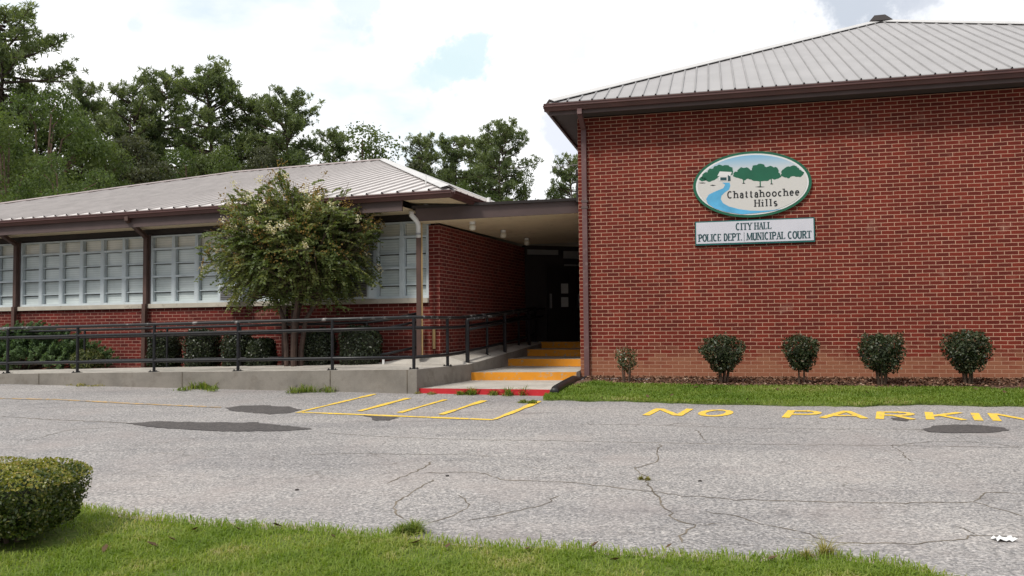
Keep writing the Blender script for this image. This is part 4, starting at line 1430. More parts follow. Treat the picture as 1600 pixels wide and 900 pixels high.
d_of = lambda x: (A_.x - x) / -rdir.x if False else (A_.x - x) / abs(rdir.x)
fp = [front(d_of(x)) for x in (-9.35, -7.85, -6.29, -4.68, -2.98, -1.60)]
p704 = Vector((-1.12, 14.35, .908)); p769 = Vector((-.50, 16.4, .985)); p817 = Vector((.14, 18.5, 1.10)); pend = Vector((.55, 19.9, 1.19))
line = [front(d_of(-11.8))] + fp + [p704, Vector((-.95, 15.0, .915)), p769, p817, pend]
railing('front_railing', line, fp + [p704, p769, p817, pend], [.83, .66, .19], .028,
        'long black pipe railing along the front edge of the ramp', True, None, .027, True)
bp = [front(d_of(x)) + rn * 1.36 for x in (-11.2, -8.9, -7.05, -5.5, -3.0)]
bline = [front(d_of(-11.8)) + rn * 1.36] + bp + [Vector((-2.25, 15.0, .94)), Vector((-1.75, 15.22, 1.05))]
railing('rear_railing', bline, bp + [Vector((-1.75, 15.22, 1.05))], [.78, .63, .17], .025,
        'black pipe railing on the building side of the ramp, before the shrubs', True, None, .022)
q1 = B_ + Vector((-.05, .10, 0)); q2 = B_.lerp(E_, .42) + Vector((-.07, 0, 0)); q3 = B_.lerp(E_, .75) + Vector((-.07, 0, 0)); q4 = B_.lerp(E_, .99) + Vector((-.07, 0, 0))
railing('stair_railing', [q1, q2, q3, q4], [q1, q2, q3], [.80, .62], .027,
        'black stair railing with thick chipped posts beside the orange steps', False, M['black'], .038, True)

# ------------------------------------------------------------------ planting beds and grass
g = MB()
bedpts = [(-14, 17.2), (RL1.x, RL1.y), (Bk.x, Bk.y), (Wc.x, Wc.y), (WL(0, .01).x, WL(0, .01).y), (WL(-14, .01).x, WL(-14, .01).y)]
g.face([(x, y, .66) for x, y in bedpts])
tag(g.build('planting_bed', M['mulch']), kind='structure')

# lawn edge towards the lot, in photo order from left to right
edge = [(-260, 735), (-60, 765), (142, 799), (231, 815), (320, 822), (400, 826), (498, 831), (542, 836), (631, 843), (720, 853), (898, 861), (1000, 870), (1097, 877), (1206, 878), (1300, 874), (1359, 878), (1447, 896), (1480, 908)]
E3 = [at(*p) for p in edge]
E3 = [Vector((-14, 9.5, 0))] + E3 + [Vector((2.6, 4.2, 0)), Vector((3.0, 3.0, 0))]


def strip_mesh(name, outer, inner, mat, lift, kind='structure'):
    mb = MB()
    for i in range(len(outer) - 1):
        o0, o1, i0, i1 = outer[i], outer[i + 1], inner[i], inner[i + 1]
        m0 = o0.lerp(i0, .06); m1 = o1.lerp(i1, .06)
        mb.face([(i0.x, i0.y, G(0, i0.y) + lift), (i1.x, i1.y, G(0, i1.y) + lift), (m1.x, m1.y, G(0, m1.y) + lift), (m0.x, m0.y, G(0, m0.y) + lift)])
        mb.face([(m0.x, m0.y, G(0, m0.y) + lift), (m1.x, m1.y, G(0, m1.y) + lift), (o1.x, o1.y, G(0, o1.y) + .0055), (o0.x, o0.y, G(0, o0.y) + .0055)])
    return tag(mb.build(name, mat), kind=kind)


fineE = []
for a, c in zip(E3[:-1], E3[1:]):
    k = max(1, int((c - a).length / .10))
    for s in range(k):
        p = a.lerp(c, s / k)
        fineE.append(Vector((p.x + random.gauss(0, .012), p.y + random.gauss(0, .016), 0)))
fineE.append(E3[-1])
inner = [Vector((p.x, min(p.y - .25, 2.6), 0)) for p in fineE]
strip_mesh('lawn', fineE, inner, M['turf'], .03)
mb = MB()      # gritty band along the lawn edge
for i in range(len(fineE) - 1):
    a, c = fineE[i], fineE[i + 1]
    w0 = .06 + .05 * math.sin(i * .21) + random.uniform(0, .03); w1 = .06 + .05 * math.sin((i + 1) * .21) + random.uniform(0, .03)
    w0, w1 = max(.015, w0 * .8), max(.015, w1 * .8)
    if i: w0 = wp
    wp = w1
    mb.face([(a.x, a.y - .03, G(0, a.y - .03) + .0075), (c.x, c.y - .03, G(0, c.y - .03) + .0075), (c.x, c.y + w1, G(0, c.y + w1) + .0075), (a.x, a.y + w0, G(0, a.y + w0) + .0075)])
tag(mb.build('edge_grit', M['sand']), kind='structure')


def blades(name, pts, h, w, mat, lean=.5, lift=0.0, curve=True):
    """grass blades: two stacked quads each, bending over"""
    n = len(pts)
    hh = h * rng.uniform(.5, 1.25, (n, 1))
    a = rng.uniform(0, 2 * np.pi, n)
    d = np.stack([np.cos(a), np.sin(a), np.zeros(n)], 1)
    s = np.stack([-np.sin(a), np.cos(a), np.zeros(n)], 1) * (w / 2) * rng.uniform(.7, 1.3, n)[:, None]
    up = np.array([0, 0, 1.0])
    ln = (lean * rng.uniform(.15, 1.3, n))[:, None]
    p0 = pts + up * lift
    p1 = p0 + up * hh * .6 + d * hh * ln * .35
    p2 = p0 + up * hh * (1 - .25 * ln) + d * hh * ln
    V = np.concatenate([np.stack([p0 - s, p0 + s, p1 + s * .85, p1 - s * .85], 1), np.stack([p1 - s * .85, p1 + s * .85, p2 + s * .1, p2 - s * .1], 1)], 0)
    # keep both quads of a blade welded so each blade is one island
    me = bpy.data.meshes.new(name)
    verts = np.concatenate([p0 - s, p0 + s, p1 + s * .85, p1 - s * .85, p2 + s * .1, p2 - s * .1], 0)
    i = np.arange(n)
    f = np.concatenate([np.stack([i, i + n, i + 2 * n, i + 3 * n], 1), np.stack([i + 3 * n, i + 2 * n, i + 4 * n, i + 5 * n], 1)], 0).astype(np.int32)
    me.vertices.add(6 * n); me.loops.add(8 * n); me.polygons.add(2 * n)
    me.vertices.foreach_set('co', verts.reshape(-1).astype(np.float32))
    me.loops.foreach_set('vertex_index', f.reshape(-1))
    me.polygons.foreach_set('loop_start', np.arange(0, 8 * n, 4, dtype=np.int32))
    me.update(calc_edges=True)
    return link(name, me, mat)


ex = np.array([p.x for p in fineE]); ey = np.array([p.y for p in fineE])
srt = np.argsort(ex)


def edge_y(x): return np.interp(x, ex[srt], ey[srt])


N = 210000
px = rng.uniform(-4.6, 2.45, N); py = rng.uniform(4.0, 7.2, N)
dd = edge_y(px) - py
keep = (dd > -.09) & (rng.uniform(0, 1, N) < np.clip(.34 + dd * 3.2, .02, 1))
# thin out by a patchy mask and under the shrub
pat = np.sin(px * 5.1 + 1.3 * np.sin(py * 4.2)) + np.sin(py * 7.3 + px * 2.1)
keep &= rng.uniform(0, 1, N) < np.where(pat < -1.0, .38, 1.0)
under = ((px + 3.15) / .42) ** 2 + ((py - 5.42) / .33) ** 2
keep &= rng.uniform(0, 1, N) < np.clip((under - .55) * 1.6, .04, 1)
px, py = px[keep], py[keep]
pts = np.stack([px, py, SLOPE * py + .022], 1)
o = blades('grass', pts, .042, .0062, M['grass'], 1.15)
tag(o, kind='stuff')

# the rest of the lawn, towards the camera and to the left
N = 130000
px = rng.uniform(-9.5, 2.6, N); py = rng.uniform(2.65, 9.0, N)
keep = (edge_y(px) - py > 0) & ~((px > -4.6) & (py > 4.0))
px, py = px[keep], py[keep]
o = blades('grass', np.stack([px, py, SLOPE * py + .022], 1), .045, .009, M['grass'], 1.15)
tag(o, kind='stuff')

# strip of grass and mulch bed along the hall
SE = [at(*p) for p in [(846, 627), (880, 626), (925, 627.5), (1010, 629), (1100, 632), (1180, 634), (1270, 636), (1360, 636), (1450, 633), (1530, 635), (1600, 636), (1700, 638), (2000, 645)]]
fs = []
for a, c in zip(SE[:-1], SE[1:]):
    k = max(1, int((c - a).length / .14))
    for s in range(k):
        p = a.lerp(c, s / k); fs.append(Vector((p.x + random.gauss(0, .01), p.y + random.gauss(0, .035), 0)))
fs.append(SE[-1])
mul = []
for p in fs:
    xh = (Vector((p.x, p.y, 0)) - HC).dot(HD)
    w = np.interp(xh, [-.3, 0, .6, 2, 5, 8, 14], [.7, .8, 1.3, 1.4, 1.12, .95, .9]) + .05 * math.sin(xh * 3.1)
    q = HL(max(xh, -.15) + .25, -w)
    if xh < 0.1: q = Vector((p.x + .10, p.y + .9, 0))
    mul.append(q)
strip_mesh('grass_strip', fs, mul, M['turf'], .035)
mb = MB()
for i in range(len(mul) - 1):
    a, c = mul[i], mul[i + 1]
    xa = max(.2, (a - HC).dot(HD)); xc = max(.2, (c - HC).dot(HD))
    wa, wb = HL(xa, .0), HL(xc, .0)
    ma, mc_ = a.lerp(wa, .5), c.lerp(wb, .5)
    za, zc, zw = G(0, a.y) + .03, G(0, c.y) + .03, .61
    j0, j1 = .03 * math.sin(i * 1.7), .03 * math.sin((i + 1) * 1.7)
    mb.face([(a.x, a.y, za), (c.x, c.y, zc), (mc_.x, mc_.y, .612 + j1 * .4), (ma.x, ma.y, .612 + j0 * .4)])
    mb.face([(ma.x, ma.y, .612 + j0 * .4), (mc_.x, mc_.y, .612 + j1 * .4), (wb.x, wb.y, zw + j1), (wa.x, wa.y, zw + j0)])
tag(mb.build('mulch_bed', M['mulch']), kind='structure')
# chips lying on the mulch
n = 7500
t = rng.uniform(0, 1, n); xh = rng.uniform(.15, 9.5, n)
w = np.interp(xh, [0, .6, 2, 5, 8, 14], [.8, 1.3, 1.4, 1.12, .95, .9])
oy = -w * t
c = np.stack([HC.x + HD.x * xh + HN.x * oy, HC.y + HD.y * xh + HN.y * oy, .632 - .055 * t ** 2 + rng.uniform(0, .02, n)], 1)
V = leaf_quads(c, .055, .55, np.tile([0, 0, 1.0], (n, 1)), 1.6)
o = link('mulch_chip', quads_mesh('mulch_chip', V), leaf_mat('chip', [(0.0, (0.05, 0.026, 0.018)), (0.5, (0.13, 0.07, 0.045)), (0.85, (0.24, 0.13, 0.085)), (1.0, (0.42, 0.32, 0.24))], .05, .9, .1))
tag(o, kind='stuff')

N = 60000
fx = np.array([p.x for p in fs]); fy = np.array([p.y for p in fs]); mx_ = np.array([p.x for p in mul]); my_ = np.array([p.y for p in mul])
i = rng.integers(0, len(fs) - 1, N); t = rng.uniform(0, 1, N); s = rng.uniform(-.02, 1.03, N)
ax = fx[i] * (1 - t) + fx[i + 1] * t; ay = fy[i] * (1 - t) + fy[i + 1] * t
bx = mx_[i] * (1 - t) + mx_[i + 1] * t; by = my_[i] * (1 - t) + my_[i + 1] * t
px = ax + (bx - ax) * s; py = ay + (by - ay) * s
ok = (px < 9.5)
pat = np.sin(px * 3.1 + 1.3 * np.sin(py * 3.2)) + np.sin(py * 5.3 + px * 1.7)
ok &= rng.uniform(0, 1, N) < np.where(pat < -1.1, .35, 1.0)
pts = np.stack([px[ok], py[ok], SLOPE * py[ok] + .03], 1)
o = blades('grass', pts, .042, .011, M['grass2'], .9)
tag(o, kind='stuff')


def weed(lb, p, r, n, h, mat, w=.012):
    n = int(n * 1.7)
    k = max(2, int(r * 22))
    cc_ = rng.normal(size=(k, 2)) * np.array([r * .55, r * .33]); hs_ = rng.uniform(.45, 1.1, k)
    q = rng.integers(0, k, n)
    off = rng.normal(size=(n, 2)) * r * .16
    pts = np.column_stack([cc_[q] + off, np.zeros(n)])
    hh = h * hs_[q] * np.exp(-np.sum(off ** 2, 1) / (2 * (r * .25) ** 2))
    me = None
    o = blades('weed_tuft', pts, hh[:, None], w, mat, 1.25)
    o.location = (p.x, p.y, p.z)
    tag(o, lb, 'weed', 'weeds growing in the pavement')


P_ = lambda u, v: at(u, v) + Vector((0, 0, .004))
weed('bushy green grass tuft spilling onto the asphalt from the lawn edge', P_(638, 833), .20, 620, .10, M['weed'], .006)
weed('small yellow green weed growing alone in a crack of the asphalt', P_(1011, 750), .07, 90, .075, M['dryweed'], .007)
weed('pale dry weed clump standing at the lawn edge near the right', P_(1300, 874), .12, 170, .15, M['dryweed'], .005)
weed('tall green weed clump at the foot of the ramp wall left of the joint', P_(320, 609), .40, 280, .20, M['weed'])
weed('sparse weed clump at the ramp wall under the flowering tree', P_(480, 613), .36, 220, .16, M['weed'])
weed('low brown weed clump at the ramp wall foot, leftmost one', P_(135, 603), .30, 90, .07, M['dryweed'])
weed('green weed clump before the left half of the red step', Vector((-.62, 12.97, .522)), .22, 220, .17, M['weed'])
weed('green weed clump before the middle of the red step', Vector((-.10, 12.84, .518)), .24, 260, .19, M['weed'])
weed('low weeds at the ramp corner beside the red step', Vector((-1.42, 13.14, .53)), .2, 90, .06, M['dryweed'])
weed('grass tuft under the mouth of the black drain pipe', P_(838, 629), .22, 200, .08, M['weed'])

# dead leaves on the lawn, paper scrap on the lot
spots = [(432, 834), (305, 841), (238, 866), (268, 856), (372, 840), (700, 868), (650, 862), (962, 890), (1208, 888), (930, 866), (1046, 868), (520, 852), (165, 872), (825, 872)]
LFm = None
lv = MB()
out = [(-.5, 0), (-.3, .16), (-.1, .2), (.1, .26), (.3, .14), (.5, .02), (.3, -.12), (.1, -.22), (-.1, -.2), (-.3, -.12)]
for k in range(len(out)):
    a, c = out[k], out[(k + 1) % len(out)]
    lv.face([(0, 0, .004), (a[0], a[1], .10 + .5 * a[1] ** 2 * 4 * .3), (c[0], c[1], .10 + .5 * c[1] ** 2 * 4 * .3)])
lo = lv.build('dead_leaf', M['deadleaf'], None, True)
for k, (u, v) in enumerate(spots):
    o = lo if k == 0 else lo.copy()
    if k: COL.objects.link(o)
    p = at(u, v)
    o.location = (p.x, p.y, p.z + .055)
    s = random.uniform(.055, .095); o.scale = (s, s, s)
    o.rotation_euler = (random.uniform(-.5, .5), random.uniform(-.5, .5), random.uniform(0, 6))
    tag(o, 'curled brown dead leaf lying on the green lawn in front', 'leaf', 'dead leaves on the lawn')
for k in range(16):
    o = lo.copy(); COL.objects.link(o)
    uu = [905, 940, 985, 1050, 1087, 1120, 1168, 1215, 1262, 1310, 1355, 1418, 1470, 1525, 1570, 1012][k]
    q = at(uu, random.uniform(609, 632))
    o.location = (q.x, q.y, q.z + .06); sc_ = random.uniform(.06, .11); o.scale = (sc_, sc_, sc_)
    o.rotation_euler = (random.uniform(-.5, .5), random.uniform(-.5, .5), random.uniform(0, 6))
    tag(o, 'brown dead leaf lying on the grass strip beside the hall bed', 'leaf', 'dead leaves on the grass strip')
p = at(1570, 846)
b = MB()
gx, gy = 7, 4
H_ = [[random.uniform(.002, .035) for _ in range(gy + 1)] for _ in range(gx + 1)]
for i in range(gx):
    for j in range(gy):
        c4 = [(i, j), (i + 1, j), (i + 1, j + 1), (i, j + 1)]
        b.face([(x * .022 - .08, y * .022 - .045, H_[x][y]) for x, y in c4])
o = b.build('paper_scrap', M['white'], None, True)
o.location = (p.x, p.y, p.z + .006); o.scale = (.85, .85, .7)
tag(o, 'crumpled white paper scrap lying on the asphalt at the right', 'litter')
for k, (u, v, lb) in enumerate([(464, 767, 'small dark pebble on the asphalt left of centre'), (699, 745, 'small dark pebble on the asphalt beside the crack at centre'), (1094, 753, 'small dark pebble on the asphalt right of the lone weed')]):
    b = MB()
    b.tube([(0, 0, 0), (0, 0, .004), (0, 0, .012), (0, 0, .016)], [.012, .018, .015, .004], 8)
    o = b.build('pebble', M['dark'], None, True); q = at(u, v); o.location = (q.x, q.y, q.z + .004)
    o.scale = (1.0, .7, .8)
    tag(o, lb, 'pebble')

# ------------------------------------------------------------------ shrubs


def shell_points(n, shape, inner=.72, ph=0.0, amp=1.0):
    """points near the surface of a superellipsoid (rx, ry, rz, power), with outward directions"""
    rx, ry, rz, pw = shape
    d = unit(rng.normal(size=(n, 3)))
    k = (np.abs(d[:, 0]) ** pw + np.abs(d[:, 1]) ** pw + np.abs(d[:, 2]) ** pw) ** (-1 / pw)
    p = d * k[:, None] * np.array([rx, ry, rz])
    bump_ = 1 + amp * (.05 * np.sin(d[:, 0] * 9 + d[:, 2] * 7 + ph) + .045 * np.sin(d[:, 1] * 11 - d[:, 2] * 8 + 1.0 + ph * 1.7) + .05 * np.sin(d[:, 0] * 4 - d[:, 2] * 5 + ph * 2.3))
    s = inner + (1 - inner) * rng.uniform(0, 1, n) ** .5
    return p * (s * bump_)[:, None], d


def core_blob(shape, z, f=.74, cut=None):
    rx, ry, rz, pw = shape
    mb = MB()
    nu, nv = 16, 9
    def P(i, j):
        a = 2 * math.pi * i / nu; t = math.pi * j / nv - math.pi / 2
        d = (math.cos(t) * math.cos(a), math.cos(t) * math.sin(a), math.sin(t))
        k = (abs(d[0]) ** pw + abs(d[1]) ** pw + abs(d[2]) ** pw) ** (-1 / pw)
        return (d[0] * k * rx * f, d[1] * k * ry * f, z + d[2] * k * rz * f)
    for i in range(nu):
        for j in range(nv): mb.face([P(i, j), P(i + 1, j), P(i + 1, j + 1), P(i, j + 1)])
    return mb


def shrub(name, loc_, shape, zc, n, leaf, mat, lb, stems=3, aspect=.55, inner=.7, bias=.6, group=None, core=True, taper=0.0, tip=None, cat='shrub', spiky=0, legs=None):
    root = empty(name, loc_)
    p, d = shell_points(n, shape, inner, random.uniform(0, 6), 1.7 if name == 'camellia' else .8)
    if taper:
        f = 1 - taper * np.clip((shape[2] * .35 - p[:, 2]) / (1.4 * shape[2]), 0, 1)
        p[:, 0] *= f; p[:, 1] *= f
    if spiky:
        m_ = rng.integers(0, n, spiky)
        p[m_] *= rng.uniform(1.04, 1.22, spiky)[:, None]
    c = p + np.array([0, 0, zc])
    keep = c[:, 2] > .01
    c, d = c[keep], d[keep]
    link('foliage', quads_mesh('foliage', leaf_quads(c, leaf, aspect, d, bias)), mat, root)
    if tip is not None:
        q, dq = shell_points(int(n * .8), shape, .93)
        k = dq[:, 2] > .45
        q, dq = q[k] * 1.02, dq[k]
        link('new_growth', quads_mesh('new_growth', leaf_quads(q + np.array([0, 0, zc + .01]), leaf * .9, aspect, dq, .3)), tip, root)
    if core:
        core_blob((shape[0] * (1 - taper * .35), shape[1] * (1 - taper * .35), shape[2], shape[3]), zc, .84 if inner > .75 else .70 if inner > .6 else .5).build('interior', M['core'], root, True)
    b = MB()
    for k in range(stems):
        a = 2 * math.pi * k / stems + .4
        r1 = shape[0] * random.uniform(.25, .55)
        if legs: r1 *= legs
        p0 = Vector((math.cos(a) * .05, math.sin(a) * .04, -.05)); p1 = Vector((math.cos(a) * (.04 + r1 * .5), math.sin(a) * (.03 + r1 * .5), zc * .5)); p2 = Vector((math.cos(a) * r1, math.sin(a) * r1, zc + shape[2] * .3))
        b.tube([p0, p1, p2], [.018, .013, .006], 6)
    b.build('stem', M['twig'], root)
    return tag(root, lb, cat, group)


bx = at(48, 857)
shrub('boxwood', (-3.25, 5.42, G(0, 5.42) + .02), (.40, .40, .195, 5.0), .275, 16000, .025, M['box'], 'clipped boxwood with a flat top on the lawn in the front left corner', 7, .6, .72, .8, None, True, .20, M['boxtip'], spiky=140)

hs = 'clipped evergreens along the hall wall'
HB = lambda x, y=-.95: (lambda p: (p.x, p.y, .575))(HL(x, y))
shrub('camellia', HB(.95, -.95), (.205, .20, .22, 2.2), .40, 700, .045, M['sparse'], 'smallest thinnest shrub on the hall bed, next to the downspout', 4, .55, .25, .3, hs, False, .45, spiky=60)
shrub('camellia', HB(2.56), (.335, .32, .29, 4.2), .505, 3600, .050, M['camellia'], 'broad dark clipped shrub left of the small round one, below the white board', 7, .55, .5, .5, hs, True, .42, spiky=60, legs=.7)
shrub('camellia', HB(3.80), (.265, .26, .275, 3.4), .515, 2800, .050, M['camellia'], 'narrower round shrub on a single thin trunk, middle one on the hall bed', 2, .55, .5, .5, hs, True, .38, spiky=60, legs=.2)
shrub('camellia', HB(5.02), (.325, .31, .30, 5.0), .515, 3700, .050, M['camellia'], 'square topped dark shrub with many bare stems, fourth along the hall bed', 8, .55, .5, .5, hs, True, .42, spiky=60, legs=.7)
shrub('camellia', HB(6.30, -.85), (.315, .31, .315, 4.4), .535, 3900, .050, M['camellia'], 'largest dark shrub on the hall bed, nearest the right edge', 6, .55, .5, .5, hs, True, .38, spiky=60, legs=.7)

hg = 'dark hedge shrubs under the wing windows'
hedges = [(-5.42, .30, .42, 'dark boxy hedge shrub right of the low juniper, first in the row'),
          (-4.50, .33, .45, 'dark tall hedge shrub behind the ramp, second from the juniper'),
          (-3.68, .27, .42, 'dark narrow hedge shrub third from the juniper'),
          (-3.14, .25, .36, 'low rounded hedge shrub just left of the flowering tree trunk'),
          (-1.88, .27, .44, 'dark hedge shrub just right of the flowering tree trunk'),
          (-1.02, .36, .46, 'wide dark hedge shrub nearest the brown canopy post')]
for x, rx, rz, lb in hedges:
    p = WL(x, -.72)
    shrub('hedge_shrub', (p.x, p.y, .66), (rx, .30, rz, 4.0), rz + .02, 5200, .045, M['holly'], lb, 4, .6, .78, .9, hg, True, .08, spiky=60)
p = WL(-7.05, -1.05)
shrub('round_shrub', (p.x, p.y, .66), (.31, .30, .27, 2.3), .28, 3200, .042, M['roundbox'], 'small round yellow green shrub in front of the juniper, behind the railing', 4, .6, .6, .6)


def juniper(loc_, rx, ry, h, n, lb, seed):
    rg = np.random.default_rng(seed)
    root = empty('juniper', loc_)
    V = []
    b = MB()
    for k in range(n):
        a = rg.uniform(0, 2 * np.pi); rr = np.sqrt(rg.uniform(.02, 1))
        tip = np.array([rx * rr * np.cos(a), ry * rr * np.sin(a), h * (1.05 - .62 * rr ** 2) * rg.uniform(.55, 1.08)])
        d = unit(np.array([np.cos(a) * 1.0, np.sin(a), .55 + .5 * (1 - rr)]) + rg.normal(size=3) * .25)
        L = rg.uniform(.25, .5)
        st = tip - d * L
        m_ = 64
        t = rg.uniform(0, 1, m_)
        c = st + np.outer(t, d * L)
        sd = unit(rg.normal(size=(m_, 3)) * .8 + d * 1.1)
        ln = (.11 * (1.15 - t * .8))[:, None]
        c = c + sd * ln * .5
        V.append(leaf_quads(c, .085, .26, np.tile([-.2, -.4, .8], (m_, 1)), .4, 0, rg, sd))
        if k % 6 == 0:
            b.tube([(0, 0, .02), tuple(st * np.array([.6, .6, .7])), tuple(st)], [.015, .01, .004], 5)
    link('foliage', quads_mesh('foliage', np.concatenate(V)), M['juniper'], root)
    b.build('stem', M['twig'], root)
    tag(root, lb, 'shrub', 'spreading junipers under the windows')


p = WL(-8.75, -1.15); juniper((p.x, p.y, .66), 2.0, .75, 1.02, 560, 'broad spreading juniper with feathery sprays behind the railing', 3)
p = WL(-11.2, -1.1); juniper((p.x, p.y, .66), 1.2, .75, 1.08, 330, 'juniper at the left edge, cut off by the frame', 5)
b = MB(); p = WL(-.52, -.80)
b.tube([(0, 0, -.1), (0, 0, .32)], .022, 8); b.tube([(0, 0, .32), (0, 0, .35)], .03, 8)
o = b.build('standpipe', M['white']); o.location = (p.x, p.y, .70)
tag(o, 'thin white pipe stub standing right of the last hedge shrub', 'pipe')

# ------------------------------------------------------------------ flowering tree before the wing


def crepe():
    rg = np.random.default_rng(11)
    base = Vector((-3.98, 15.05, .64))
    root = empty('crepe_myrtle', base)
    tr = MB()
    cz, rx, ry, rz = 2.44, 1.56, 1.2, 1.26
    cc = np.array([0.05, 0, cz])
    mains = []
    for k, (ax, ay) in enumerate([(-.10, 0), (.04, .06), (.17, -.02), (.06, -.10), (-.02, .1)]):
        p0 = Vector((ax * .9, ay * .8, -.05)); p1 = Vector((ax * 1.0, ay * 1.4, .55)); p2 = Vector((ax * 1.5, ay * 1.8, 1.10)); p3 = Vector((ax * 3.2, ay * 3.5, 1.55))
        tr.tube([p0, p1, p2, p3], [.055, .047, .04, .03], 8)
        mains.append(p3)
    V, Fl, Sd = [], [], []
    n = 2400
    d = unit(rg.normal(size=(n, 3)))
    rad = rg.uniform(.12, 1.0, n) ** .55
    lump = 1 + .10 * np.sin(d[:, 0] * 5 + 1) * np.cos(d[:, 2] * 4) + .09 * np.sin(d[:, 2] * 9 + d[:, 0] * 6)
    tips = cc + d * np.array([rx, ry, rz]) * (rad * lump)[:, None]
    # the crown is wide and low: flat underneath, dome on top
    low = tips[:, 2] < cz
    tips[:, 0] = np.where(low, tips[:, 0] * (1 + .16 * np.clip((cz - tips[:, 2]) / 1.0, 0, 1)), tips[:, 0])
    hx = np.abs(tips[:, 0])
    ok = ~((tips[:, 2] < cz - .70) & (hx > 1.15)) & (tips[:, 2] > cz - 1.12)
    tips, d, rad = tips[ok], d[ok], rad[ok]
    extra = [(-1.72, .1, 2.05, -1, -.35), (-1.6, .2, 2.2, -1, -.2), (1.30, .3, 1.85, .9, -.5), (1.45, .1, 2.0, 1, -.3), (-.25, 0, 3.95, -.25, .95), (-.28, .05, 3.75, -.3, .95), (-.55, .1, 3.68, -.9, .1), (.65, .1, 3.72, .8, .25), (.95, 0, 3.55, .6, .6), (-1.0, 0, 3.55, -.6, .6), (1.55, .0, 3.15, .9, .3), (1.62, 0, 2.9, 1, .1), (1.5, .1, 2.5, 1, 0), (-1.6, 0, 2.75, -1, .1), (1.1, .2, 1.72, .7, -.7), (1.25, -.1, 1.62, .6, -.8)]
    for (x, y, z, dx_, dz_) in extra:
        for q in range(3):
            tips = np.vstack([tips, np.array([[x, y, z]]) + rg.normal(size=(1, 3)) * .05])
            d = np.vstack([d, unit(np.array([[dx_, 0.05, dz_]]))]); rad = np.append(rad, 1.0)
    nl_ = 210      # skirts of foliage hanging round the forks
    a_ = rg.uniform(0, 2 * np.pi, nl_); q_ = np.sqrt(rg.uniform(0, 1, nl_))
    lowt = np.stack([1.02 * q_ * np.cos(a_), 1.0 * q_ * np.sin(a_), 1.50 + .50 * q_ ** 2 + rg.uniform(-.05, .45, nl_)], 1)
    tips = np.vstack([tips, lowt]); rad = np.append(rad, np.full(nl_, .3))
    d = np.vstack([d, unit(np.stack([np.cos(a_), np.sin(a_), np.full(nl_, -.2)], 1))])
    for i in range(len(tips)):
        tdir = unit(d[i] + np.array([0, 0, .30 if d[i][2] > -.1 else .1]) + rg.normal(size=3) * .35)
        L = rg.uniform(.28, .50)
        st = tips[i] - tdir * L
        m_ = 24
        t = np.repeat(np.linspace(.1, 1, m_ // 2), 2)
        side_ = unit(np.cross(tdir, np.array([0, 0, 1.0])))
        sg = np.tile([1.0, -1.0], m_ // 2)[:, None]
        sag = -(t ** 2)[:, None] * np.array([0, 0, 1.0]) * L * .35
        c = st + np.outer(t, tdir * L) + sag
        al = unit(sg * side_ + tdir * .5 + np.array([0, 0, -.15]))
        c = c + al * .032
        V.append(leaf_quads(c, .070, .54, np.tile([0, -.2, 1.0], (m_, 1)), .9, 0, rg, al))
        if rad[i] > .72 and d[i][2] > -.35:
            u_ = rg.uniform()
            if u_ < .085:
                q = tips[i] + rg.normal(size=(30, 3)) * np.array([.04, .04, .05]) * rg.uniform(.6, 1.1)
                Fl.append(leaf_quads(q, .036, .9, None, 0, 0, rg))
            elif u_ < .28:
                q = tips[i] + rg.normal(size=(20, 3)) * np.array([.05, .05, .06])
                Sd.append(leaf_quads(q, .036, .8, None, 0, 0, rg))
        if i % 3 == 0:
            mp = mains[int(rg.integers(0, 5))]
            s_ = Vector(st); mid = mp.lerp(s_, .5) + Vector((0, 0, -.08))
            tr.tube([mp, mid, s_, Vector(tips[i])], [.016, .011, .006, .003], 5, False)
    tr.build('trunk', M['crepebark'], root)
    link('crown', quads_mesh('crown', np.concatenate(V)), M['crepe'], root)
    o = link('blossom', quads_mesh('blossom', np.concatenate(Fl)), M['blossom'], root); o['kind'] = 'stuff'
    o = link('seed_head', quads_mesh('seed_head', np.concatenate(Sd)), M['seed'], root); o['kind'] = 'stuff'
    tag(root, 'round flowering tree with cream blossoms and several stems before the windows', 'tree')


crepe()

# ------------------------------------------------------------------ trees behind


def pine_meshes(seed, H=16.0, spread=3.0, base=.38):
    rg = np.random.default_rng(seed)
    tr = MB()
    pts = [Vector((0, 0, -1))]
    for k in range(1, 9):
        pts.append(Vector((.25 * math.sin(k * .8 + seed), .25 * math.cos(k * .6 + seed * 2), H * k / 8.3)))
    tr.tube(pts, [.26, .25, .22, .20, .17, .14, .11, .07, .03], 8)
    V = []
    nb = 84
    for k in range(nb):
        f = base + (1 - base) * (k + rg.uniform(0, 1)) / nb
        z = H * f
        if rg.uniform() < .08: continue
        a = k * 2.4 + rg.normal() * .5
        prof = max(0.0, 1 - ((f - .64) / (.44 if f < .64 else .385)) ** 2) ** .5
        L = spread * max(.22, prof) * rg.uniform(.45, 1.12)
        p0 = np.array([0, 0, z]); d = np.array([np.cos(a), np.sin(a), rg.uniform(-.05, .30) + .25 * (f > .85)])
        p1 = p0 + d * L * .55; p2 = p0 + d * L + np.array([0, 0, .10 * L])
        tr.tube([tuple(p0), tuple(p1), tuple(p2)], [.075, .05, .02], 5, False)
        m_ = int(9 + 8 * L)
        t = rg.uniform(.35, 1.06, m_)
        c = p0 + np.outer(t, (p2 - p0)) + rg.normal(size=(m_, 3)) * np.array([.30, .30, .17]) * (.65 + .35 * L / spread)
        c[:, 2] += .12
        for q in c:
            n_ = 15
            sd = unit(rg.normal(size=(n_, 3)) + np.array([0, 0, .55]) + d * .5)
            ln = rg.uniform(.26, .40)
            V.append(leaf_quads(q + sd * ln * .5, ln, .20, np.tile([-.3, -.4, .8], (n_, 1)), .35, 0, rg, sd * 2.5))
    return tr, np.concatenate(V)


